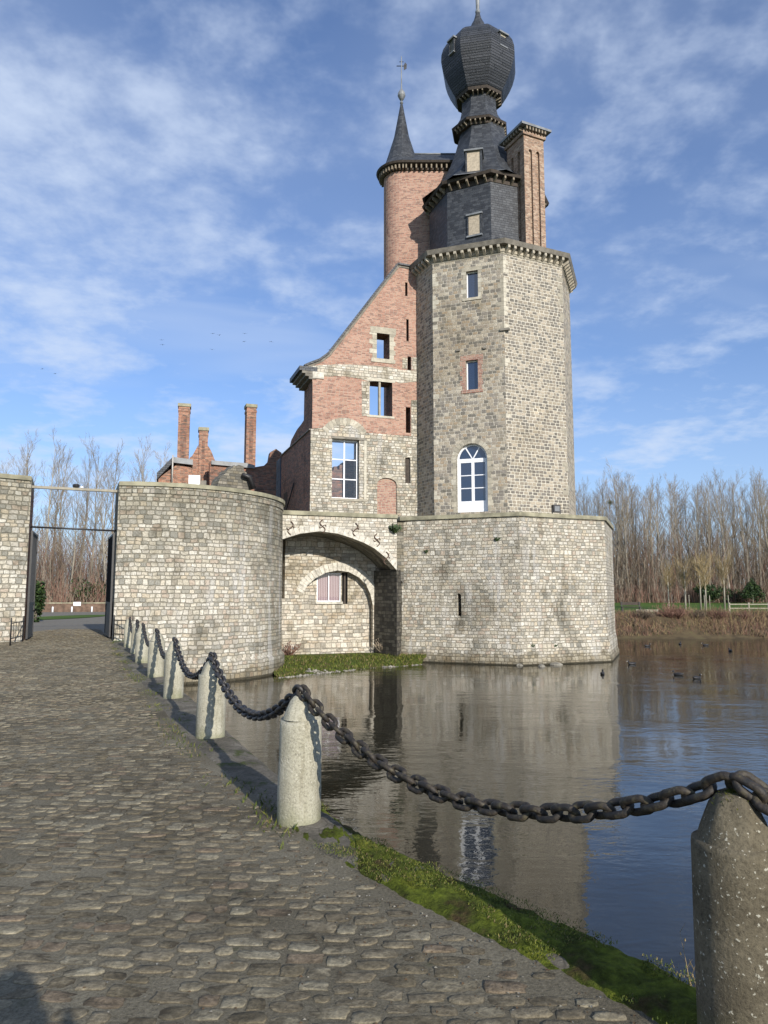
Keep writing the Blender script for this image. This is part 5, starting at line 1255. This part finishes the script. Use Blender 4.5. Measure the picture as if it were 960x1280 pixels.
for k, (u, v, Y, lab) in enumerate([(621, 675, 36.9, 'little dark plant rooted high in the left face of the bastion near its corner'), (665, 808, 36.0, 'small tuft growing low on the right face of the bastion'), (533, 690, 37.6, 'tiny tuft in the stones of the bastion above and left of its slit'), (693, 808, 36.7, 'green tuft at the waterline of the bastion below the pale streaks')]):
    p = at(u, v, Y); d_ = fc if u < 650 else Fr(C1, to=C2); a_, z_ = d_.px(u, v); q_ = d_.p(a_, z_, -.02)
    weed('wall_plant', lab, q_.x, q_.y, z_ - .05, .16, 26, M['leaf'], spread=1.6, rad=.010)
# stones in the water
for k, (u, v, s, lab) in enumerate([(695, 831, .34, 'flat wet stone in the water at the foot of the bastion corner'), (650, 832, .22, 'small stone breaking the water under the bastion'), (677, 833.5, .18, 'pale little stone beside the bastion foot')]):
    p = gnd(u, v, WATER); mb = MB(); lathe(mb, p.x, p.y, [(0, WATER - .2), (s, WATER - .1), (s * .95, WATER + .03), (s * .6, WATER + .10), (0, WATER + .13)], 9, M['rock'], k, True); o = mb.build('stone'); tag(o, lab, 'stone', 'stones in the moat')

# ------------------------------------------------------------------ waterfowl
def duck_mesh():
    mb = MB(); vs = []; fs = []; nr, nn = 9, 10
    prof = [(-.20, .02, .10), (-.17, .045, .085), (-.10, .075, .07), (0, .088, .065), (.10, .075, .06), (.16, .05, .07), (.175, .034, .10), (.18, .03, .15)]
    for x, r, z in prof:
        for k in range(nn): a = 2 * pi * k / nn; vs.append(Vector((x, r * cos(a), z + r * .85 * sin(a) - .03)))
    m_ = len(prof)
    for j in range(m_ - 1):
        for k in range(nn): fs.append([j * nn + k, j * nn + (k + 1) % nn, (j + 1) * nn + (k + 1) % nn, (j + 1) * nn + k])
    fs.append(list(range(nn))[::-1]); fs.append([(m_ - 1) * nn + k for k in range(nn)])
    mb.mesh(vs, fs, M['ducks'], True); return mb
t = thing('coot', 'x', 'bird', (0, 0, 0), 'waterfowl on the moat')
duck_mesh().build('body', t, local=True)
mb = MB(); lathe(mb, .185, 0, [(0, .10), (.032, .115), (.042, .145), (.034, .178), (0, .195)], 10, M['ducks']); mb.build('head', t, local=True)
mb = MB(); tube(mb, [(.215, 0, .15), (.262, 0, .14)], [.016, .005], M['beak'], 6); mb.build('beak', t, local=True)
DK = [(871, 848.5, 'coot nearest the camera, right of the tower reflection', .4), (848, 844, 'coot just left of the nearest one', 2.6), (790, 830.5, 'duck floating close to the right corner of the bastion', 3.3), (809, 808, 'small bird on the water below the muddy bank, leftmost of the far ones', .2), (850, 805.5, 'far bird in the middle of the group by the bank', 1.0), (882, 807, 'far bird on the dark water between two others', 3.0), (913, 814, 'rightmost bird on the moat', 1.5), (753, 843, 'small upright bird beside the reflection edge of the bastion', 1.2)]
for k, (u, v, lab, a) in enumerate(DK):
    p = gnd(u, v, WATER)
    if k == 0: t.location = p; t['label'] = lab; t.rotation_euler = (0, 0, a); tt = t
    else: dup(t, tuple(p), lab, a)
for o in list(bpy.data.objects):
    if o.name.startswith('coot') : o.scale = (1.05, 1.05, 1.05)
# distant flying birds
def bird(p, s, k, lab):
    mb = MB(); a = rnd.uniform(-.5, .5); c, s_ = cos(a), sin(a); f = rnd.uniform(-.1, .35)
    def q(x, y, z): return (p.x + (x * c - y * s_) * s, p.y + (x * s_ + y * c) * s, p.z + z * s)
    for sg in (-1, 1): mb.mesh([q(-.02, .10, 0), q(-.02, -.14, 0), q(sg * .55, -.10, f), q(sg * .5, .07, f), q(sg * 1.1, -.12, f * .6)], [(0, 1, 2, 3), (3, 2, 4)], M['ducks'])
    tube(mb, [q(0, -.4, 0), q(0, -.2, .02), q(0, .15, .02), q(0, .38, 0)], [.02 * s, .09 * s, .09 * s, .02 * s], M['ducks'], 6)
    o = mb.build('flying_bird'); tag(o, lab, 'bird', 'birds flying in the far sky')
BL = [(53, 461), (69, 467), (266, 417), (274, 419), (202, 425), (203, 431), (306, 417), (305, 427), (339, 427), (265, 437), (412, 437)]
for k, (u, v) in enumerate(BL): bird(at(u, v, 150), .55, k, 'tiny dark bird flying far away in the sky left of the gabled house')

# ------------------------------------------------------------------ trees
def branch_rec(mbt, p, d, L, r, lvl, cfg, rg):
    nseg = 3 if lvl < 2 else 2
    pts = [p]; rads = [r]; q = p.copy(); dd = d.copy()
    for i in range(nseg):
        dd = (dd + Vector((rg.gauss(0, .09), rg.gauss(0, .09), cfg['up'] * .22 + rg.gauss(0, .04)))).normalized(); q = q + dd * (L / nseg); pts.append(q.copy()); rads.append(r * (1 - .75 * (i + 1) / nseg))
    tube(mbt, pts, rads, cfg['tw'] if lvl else cfg['bk'], 4 if lvl == 0 else 3, False, False)
    if lvl >= cfg['lv']: return
    nb = cfg['nb'][lvl]
    for k in range(nb):
        f = .22 + .76 * (k + rg.random()) / nb; i = min(nseg - 1, int(f * nseg)); b = pts[i].lerp(pts[i + 1], f * nseg - i)
        ax = (pts[i + 1] - pts[i]).normalized(); a = rg.uniform(0, 2 * pi); s_ = ax.cross(Vector((cos(a), sin(a), .3))).normalized()
        nd = (ax * cos(cfg['ang']) + s_ * sin(cfg['ang'])).normalized()
        branch_rec(mbt, b, nd, L * rg.uniform(.34, .55) * (1.15 - f * .5), max(r * .42, cfg['rmin']), lvl + 1, cfg, rg)
def make_tree(seed, H, kind, label='x', mist=0):
    rg = random.Random(seed); t = thing('bare_tree', label, 'tree', (0, 0, 0), 'bare winter trees')
    cfg = dict(bk=M['pale_bark'] if kind == 'aspen' else M['bark'], tw=M['twig'], lv=2, nb=(7, 4, 0), ang=.55, up=.6, rmin=.013)
    mb = MB(); p = Vector((0, 0, -.3)); pts = [p]; r0 = H * .0105; rads = [r0 * 1.3]; d = Vector((rg.gauss(0, .03), rg.gauss(0, .03), 1)).normalized(); n = 10
    for i in range(n): d = (d + Vector((rg.gauss(0, .045), rg.gauss(0, .045), .25))).normalized(); p = p + d * H / n; pts.append(p); rads.append(r0 * (1 - .93 * (i + 1) / n))
    tube(mb, pts, rads, cfg['bk'], 7, True)
    forks = 1 if rg.random() < .4 else 0
    mb.build('trunk', t, local=True)
    mb = MB(); nb = {'aspen': 22, 'poplar': 27, 'spread': 24}[kind]; lo = {'aspen': .35, 'poplar': .22, 'spread': .28}[kind]
    for k in range(nb):
        f = lo + (1 - lo) * (k + rg.random() * .8) / nb; i = min(n - 1, int(f * n)); b = pts[i].lerp(pts[i + 1], f * n - i); a = rg.uniform(0, 2 * pi)
        ang = {'aspen': .5, 'poplar': .40, 'spread': .72}[kind] * rg.uniform(.7, 1.3)
        nd = Vector((cos(a) * sin(ang), sin(a) * sin(ang), cos(ang))); env = (1 - abs((f - .55)) * 1.1)
        L = H * {'aspen': .20, 'poplar': .22, 'spread': .30}[kind] * max(.28, env) * rg.uniform(.7, 1.2)
        branch_rec(mb, b, nd, L, max(.025, r0 * .42 * (1.1 - f)), 0, cfg, rg)
    mb.build('crown', t, local=True)
    for k in range(mist):
        i = rg.randrange(5, 9); c = pts[i] + Vector((rg.uniform(-1.6, 1.6), rg.uniform(-1, 1), rg.uniform(-.5, 1))); mb = MB()
        for _ in range(90):
            v = Vector((rg.gauss(0, 1), rg.gauss(0, 1), rg.gauss(0, 1))).normalized(); tube(mb, [c + v * .1, c + v * rg.uniform(.3, .62)], [.02, .012], M['twiggreen'], 3, False, False)
        mb.build('mistletoe', t, local=True)
    return t
protos = [make_tree(1, 20, 'poplar'), make_tree(2, 21, 'aspen'), make_tree(3, 19, 'poplar', mist=0), make_tree(4, 20, 'spread'), make_tree(5, 21, 'poplar'), make_tree(6, 19, 'aspen'), make_tree(7, 20, 'poplar', mist=2)]
used = set()
def plant(k, x, y, z, s, sz, label):
    o = protos[k]
    if k in used: o = dup(o, (x, y, z), label)
    else: used.add(k); o.location = (x, y, z); o['label'] = label
    o.rotation_euler = (0, 0, rnd.uniform(0, 6.28)); o.scale = (s, s, sz); return o
# left wood: through and above the gateway
LB = 'tall bare tree in the wood behind the courtyard'
for k, (u, top, Y, kk) in enumerate([(-22, 548, 92, 0), (6, 543, 90, 4), (22, 552, 98, 2), (48, 546, 88, 1), (62, 556, 101, 0), (76, 548, 93, 2), (94, 562, 105, 4), (113, 549, 86, 3), (122, 560, 99, 5), (140, 552, 95, 0), (157, 554, 90, 4), (172, 562, 103, 2), (187, 557, 92, 1), (201, 566, 100, 0), (214, 575, 106, 5), (-40, 545, 96, 2), (35, 575, 84, 5), (88, 585, 80, 3), (131, 590, 82, 1), (-8, 560, 105, 5)]):
    H = at(u, top + 14, Y).z; s = H / 20.3; p = at(u, 755, Y); plant(kk, p.x, Y, -.1, s * rnd.uniform(.85, 1.05), s, LB if not 42 <= u <= 150 else 'bare tree seen through the gateway behind the low courtyard wall')
# right wood beyond the lawn
RB = 'tall bare tree in the wood beyond the lawn on the right bank'
tr_ = []
for row_, (Y, st, th_) in enumerate([(111, 12, 600), (119, 12, 606), (128, 14, 602)]):
    u = 700 + row_ * 3.7
    while u < 1010:
        tr_.append((u + rnd.uniform(-3, 3), th_ + rnd.uniform(-8, 12), Y + rnd.uniform(-2.5, 2.5))); u += st * rnd.uniform(.8, 1.3)
for k, (u, top, Y) in enumerate(tr_):
    H = at(u, top + 10, Y).z; p = at(u, 750, Y); kk = [0, 1, 4, 2, 5, 0, 3, 1, 4, 2][k % 10]; s = H / 20.6
    plant(kk, p.x, Y, .6, s * rnd.uniform(.85, 1.1), s, RB)
p = at(776, 750, 110); plant(6, p.x, 110, .6, 1.0, .97, 'bare tree with round mistletoe balls right of the bastion')
# understory thickets (uncountable stems)
def thicket(name, label, n, xr, yr, hr, mats, lean=.18, z=0.0, seed=1, zf=None, rad=.03):
    rg = random.Random(seed); mb = MB()
    for _ in range(n):
        x, y = rg.uniform(*xr), rg.uniform(*yr); h = rg.uniform(*hr) * (1.0 if rg.random() < .8 else 1.3); z_ = zf(x, y) if zf else z; mt = rg.choice(mats)
        a = rg.uniform(0, 2 * pi); l = rg.gauss(0, lean) * h; p0 = Vector((x, y, z_ - .1)); p2 = Vector((x + cos(a) * l, y + sin(a) * l, z_ + h)); p1_ = p0.lerp(p2, .5) + Vector((rg.gauss(0, .05), rg.gauss(0, .05), .1)) * h
        tube(mb, [p0, p1_, p2], [rad, rad * .7, rad * .3], mt, 3, False, False)
        for k in range(5):
            b = p1_.lerp(p2, rg.random()) if k % 2 else p0.lerp(p1_, rg.uniform(.4, 1)); aa = rg.uniform(0, 2 * pi); ll = h * rg.uniform(.12, .3)
            tube(mb, [b, b + Vector((cos(aa) * .5, sin(aa) * .5, .85)) * ll], [rad * .5, rad * .2], mt, 3, False, False)
    o = mb.build(name); return tag(o, label, 'thicket', kind='stuff')
thicket('undergrowth', 'brown leafless undergrowth below the trees beyond the right lawn', 3800, (26, 72), (106, 128), (3.5, 11.0), [M['twig'], M['darktwig'], M['bark'], M['redtwig'], M['darktwig']], z=.6, seed=3)
thicket('undergrowth', 'low reddish brown scrub under the wood beyond the right lawn', 2600, (26, 72), (105, 112), (.8, 2.6), [M['redtwig'], M['twig'], M['redtwig']], .35, z=.6, seed=4, rad=.025)
thicket('undergrowth', 'leafless undergrowth in the wood behind the courtyard wall', 3000, (-58, -22), (79, 104), (3.0, 9.5), [M['twig'], M['bark'], M['redtwig'], M['darktwig']], z=0, seed=5)
thicket('undergrowth', 'low reddish scrub just behind the courtyard wall', 1800, (-56, -24), (77, 84), (.8, 3.2), [M['redtwig'], M['redtwig'], M['twig']], .3, z=0, seed=6, rad=.025)
def bkz(x, y): return max(-1.62, min(.0, (y - 61.3) * .74))
thicket('bank_scrub', 'dense reddish and straw coloured scrub on the far bank at the waterline', 8000, (17, 46), (59.1, 62.1), (.18, .46), [M['redtwig'], M['darktwig'], M['redtwig'], M['darktwig'], M['straw']], .7, seed=8, zf=bkz, rad=.016)
thicket('dry_reeds', 'straw coloured reeds on the far bank at the right edge', 1500, (23.5, 44), (59.6, 62.0), (.3, .8), [M['straw'], M['straw'], M['redtwig']], .4, seed=9, zf=bkz, rad=.014)
for k, (u, h_) in enumerate([(806, .75), (838, 1.1), (846, .95), (871, .7), (898, .8), (930, .6)]):
    p = at(u, 780, 61.0); weed('bank_shrub', ['low brown shrub on the far bank nearest the bastion', 'tallest reddish shrub on the far bank, below the leftmost young tree', 'reddish shrub touching the right side of the tallest one on the far bank', 'small reddish shrub on the far bank below the close pair of young trees', 'brown shrub on the far bank below the rightmost young tree', 'low straw shrub on the far bank below the pale fence'][k], p.x, 61.0, -.5, h_ * 1.5, 120, M['redtwig'] if k % 3 else M['darktwig'], spread=1.6, rad=.016, cat='shrub', group='shrubs on the far bank')
# evergreen bushes: leaf clumps
def bush(label, c, rx, rz, n, seed, name='evergreen_bush', conical=False):
    rg = random.Random(seed); t = thing(name, label, 'bush', tuple(c)); mb = MB(); blobs = [(Vector((rg.uniform(-.6, .6) * rx, rg.uniform(-.5, .5) * rx, rg.uniform(.25, .8) * rz)), rg.uniform(.35, .6)) for _ in range(9)]
    for _ in range(n):
        b, br = rg.choice(blobs); v = Vector((rg.gauss(0, 1), rg.gauss(0, 1), rg.gauss(0, 1))).normalized() * br * rg.uniform(.6, 1.0); q = c + b + Vector((v.x * rx, v.y * rx, v.z * rz * .8))
        if conical: hh = (q.z - c.z) / rz; q = c + Vector(((q.x - c.x) * (1.1 - hh * .8), (q.y - c.y) * (1.1 - hh * .8), q.z - c.z))
        if q.z < c.z: q.z = c.z + .05
        s = rg.uniform(.08, .2); a = Vector((rg.gauss(0, 1), rg.gauss(0, 1), rg.gauss(0, 1))).normalized() * s; b2 = a.cross(Vector((rg.gauss(0, 1), rg.gauss(0, 1), 1))).normalized() * s * .5
        mb.mesh([q - a, q + b2, q + a, q - b2], [(0, 1, 2, 3)], M['leaf'])
    mb.build('foliage', t)
    mb = MB(); tube(mb, [c + Vector((0, 0, -.1)), c + Vector((.1, 0, rz * .6))], [.12, .04], M['bark'], 6); mb.build('trunk', t); return t
bush('dark green rounded bush at the back edge of the lawn, behind the young trees', at(892, 752, 104), 2.6, 2.3, 2600, 1)
bush('dark conifer-like bush at the right edge of the lawn', at(941, 753, 103), 2.6, 3.0, 2600, 2, conical=True)
bush('low green bush between the two dark ones on the lawn', at(921, 753, 107), 1.8, 1.6, 1200, 5)
bush('small green bush beside the left gate tower beyond the gateway', at(44, 765, 46) + Vector((0, 0, -.6)), .6, 2.4, 1200, 3)
bush('greenish ivy bush behind the courtyard wall', at(113, 757, 80), 2.2, 2.6, 900, 4)
# young staked trees on the lawn
def young(label, u, Y, H):
    x = at(u, 760, Y).x; z = lz(x, Y); t = thing('young_tree', label, 'tree', (x, Y, z), 'young trees on the lawn'); rg = random.Random(int(u))
    mb = MB(); tube(mb, [(x, Y, z - .1), (x + .03, Y, z + H * .45), (x, Y, z + H * .9)], [.09, .07, .03], M['pale_bark'], 6); mb.build('trunk', t)
    mb = MB(); cfg = dict(bk=M['straw'], tw=M['straw'], lv=1, nb=(5, 0), ang=.6, up=.6, rmin=.014)
    for k in range(46):
        a = rg.uniform(0, 2 * pi); b = Vector((x, Y, z + H * rg.uniform(.38, .85))); branch_rec(mb, b, Vector((cos(a) * .8, sin(a) * .8, 1)).normalized(), H * rg.uniform(.22, .42), .026, 0, cfg, rg)
    mb.build('crown', t)
    mb = MB(); tube(mb, [(x + .4, Y, z), (x + .4, Y, z + 1.5)], .04, M['quoin'], 5); mb.build('stake', t)
for lab, u, Y, H in (('young staked tree on the lawn, nearest the bastion', 836, 82, 4.6), ('young tree with pale trunk, second from the left on the lawn', 857, 78, 5.0), ('young tree on the lawn, left one of a close pair', 876, 76, 5.2), ('young tree on the lawn, right one of a close pair', 882.5, 74, 5.2), ('rightmost young pale-trunked tree on the lawn', 906, 76, 5.6)): young(lab, u, Y, H)
# lawn furniture
x = at(789, 768, 72).x; z = lz(x, 72); t = thing('bench', 'small dark bench on the lawn just right of the bastion', 'bench', (x, 72, z))
frb = Fr((x - .9, 72), 0); mb = MB(); box(mb, frb, 0, 2.0, z + .42, z + .48, 0, .45, M['darkwood']); mb.build('seat', t); mb = MB(); box(mb, frb, 0, 2.0, z + .62, z + .92, .44, .49, M['darkwood']); mb.build('backrest', t)
for s in (.1, 1.8):
    mb = MB(); box(mb, frb, s, s + .08, z, z + .42, .05, .42, M['iron']); box(mb, frb, s, s + .08, z + .48, z + .95, .38, .43, M['iron']); mb.build('leg', t)
def fence_(label, u0, u1, Y, z, hh, n):
    a, b = at(u0, 765, Y), at(u1, 765, Y); f = Fr((a.x, a.y), to=(b.x, b.y)); t = thing('post_and_rail_fence', label, 'fence', (a.x, a.y, z))
    for i in range(n + 1): mb = MB(); s = f.L * i / n; box(mb, f, s - .06, s + .06, z - .3, z + hh, -.06, .06, M['quoin']); mb.build('post', t)
    for q in (.55, .9): mb = MB(); box(mb, f, 0, f.L, z + hh * q - .08, z + hh * q, -.1, -.062, M['quoin']); mb.build('rail', t)
fence_('pale post and rail fence at the right edge above the bank', 912, 985, 65.5, .02, 1.0, 3)
fence_('low pale rail by the water path beside the bench', 796, 822, 68, .05, .35, 2)
# courtyard wall beyond the gate with white posts and sign
a, b = at(28, 760, 74), at(150, 760, 76); cw = Fr((a.x, a.y), to=(b.x, b.y)); t = thing('low_wall', 'low brown brick wall across the far side of the courtyard seen through the gateway', 'wall', (a.x, a.y, 0))
mb = MB(); box(mb, cw, -8, cw.L + 14, -.1, .78, 0, .35, M['brick_old']); mb.build('wall', t); mb = MB(); box(mb, cw, -8, cw.L + 14, .85, .95, -.05, .4, M['coping']); mb.build('coping', t)
for k, u in enumerate((41, 66, 90, 115)):
    p = cw.px(u, 758, -.6); P = cw.p(p[0], 0, -.6); mb = MB(); tube(mb, [(P.x, P.y, -.05), (P.x, P.y, .5), (P.x, P.y, .55)], [.09, .08, .04], M['whitebox'], 8); o = mb.build('marker_post'); tag(o, 'short white marker post in front of the low courtyard wall', 'post', 'white posts before the courtyard wall')
s, z = cw.px(96.5, 755); t = thing('sign', 'small white board on the low courtyard wall', 'sign', tuple(cw.p(s, z, -.05))); mb = MB(); box(mb, cw, s - .35, s + .35, .62, 1.0, -.06, -.02, M['whitebox']); mb.build('board', t); mb = MB(); box(mb, cw, s - .37, s + .37, .60, 1.02, -.019, -.001, M['iron']); mb.build('frame', t)
mb = MB(); c0 = at(150, 768, 55)
for (cx0, cy0, rx, ry) in ((at(48, 772, 52).x, 56, 2.2, 7), (at(150, 768, 52).x + 2.6, 58, 4.5, 8)):
    mb.face([(cx0 + rx * cos(2 * pi * k / 20), cy0 + ry * sin(2 * pi * k / 20), .03) for k in range(20)], M['lawn'])
mb.build('courtyard_lawn', kind='structure')

# ------------------------------------------------------------------ the photographer, whose shadow falls bottom left
def person():
    me = bpy.data.meshes.new('person'); V = []; E = []; Rr = []
    def v(x, y, z, r, par=None, r2=None):
        V.append((x, y, z)); Rr.append((r, r2 or r)); i = len(V) - 1
        if par is not None: E.append((par, i))
        return i
    pel = v(0, 0, .95, .16, None, .13); b1_ = v(0, 0, 1.12, .15, pel, .12); b2_ = v(0, .01, 1.32, .18, b1_, .13); nk = v(0, .01, 1.46, .07, b2_); hd0 = v(0, .03, 1.54, .075, nk); hd1 = v(0, .04, 1.63, .095, hd0); hd2 = v(0, .03, 1.70, .08, hd1); v(0, .02, 1.75, .05, hd2)
    for s in (-1, 1):
        h = v(s * .09, 0, .88, .10, pel); k = v(s * .11, .02, .48, .065, h); a = v(s * .12, 0, .10, .045, k); v(s * .13, .14, .045, .038, a)
        sh = v(s * .19, .0, 1.40, .065, b2_); el = v(s * .24, .06, 1.16, .05, sh); wr_ = v(s * .10, .28, 1.38, .034, el); pm = v(s * .07, .33, 1.44, .036, wr_)
        for j in range(4): f0 = v(s * .055, .355, 1.43 + j * .022, .011, pm); v(s * .03, .37, 1.435 + j * .022, .009, f0)
        th_ = v(s * .05, .32, 1.47, .012, pm); v(s * .03, .335, 1.50, .010, th_)
    me.from_pydata(V, E, []); o = bpy.data.objects.new('body', me); col.objects.link(o)
    mo = o.modifiers.new('skin', 'SKIN'); mo.use_smooth_shade = True
    for i, sv in enumerate(me.skin_vertices[0].data): sv.radius = Rr[i]; sv.use_root = (i == 0)
    sb = o.modifiers.new('sub', 'SUBSURF'); sb.levels = 1; sb.render_levels = 2
    me.materials.append(plain('dark coat cloth', (.03, .035, .05), .9)); return o
px0, py0 = .31, -.54
t = thing('person', 'person in dark coat holding up a phone, casting the shadow at bottom left', 'person', (px0, py0, 0))
o = person(); o.parent = t
mb = MB(); lathe(mb, 0, .0, [(.0, 1.60), (.095, 1.62), (.112, 1.67), (.10, 1.74), (.06, 1.79), (0, 1.805)], 16, M['darkwood']); hh = mb.build('hair', t, local=True)
bpy.context.view_layer.update()
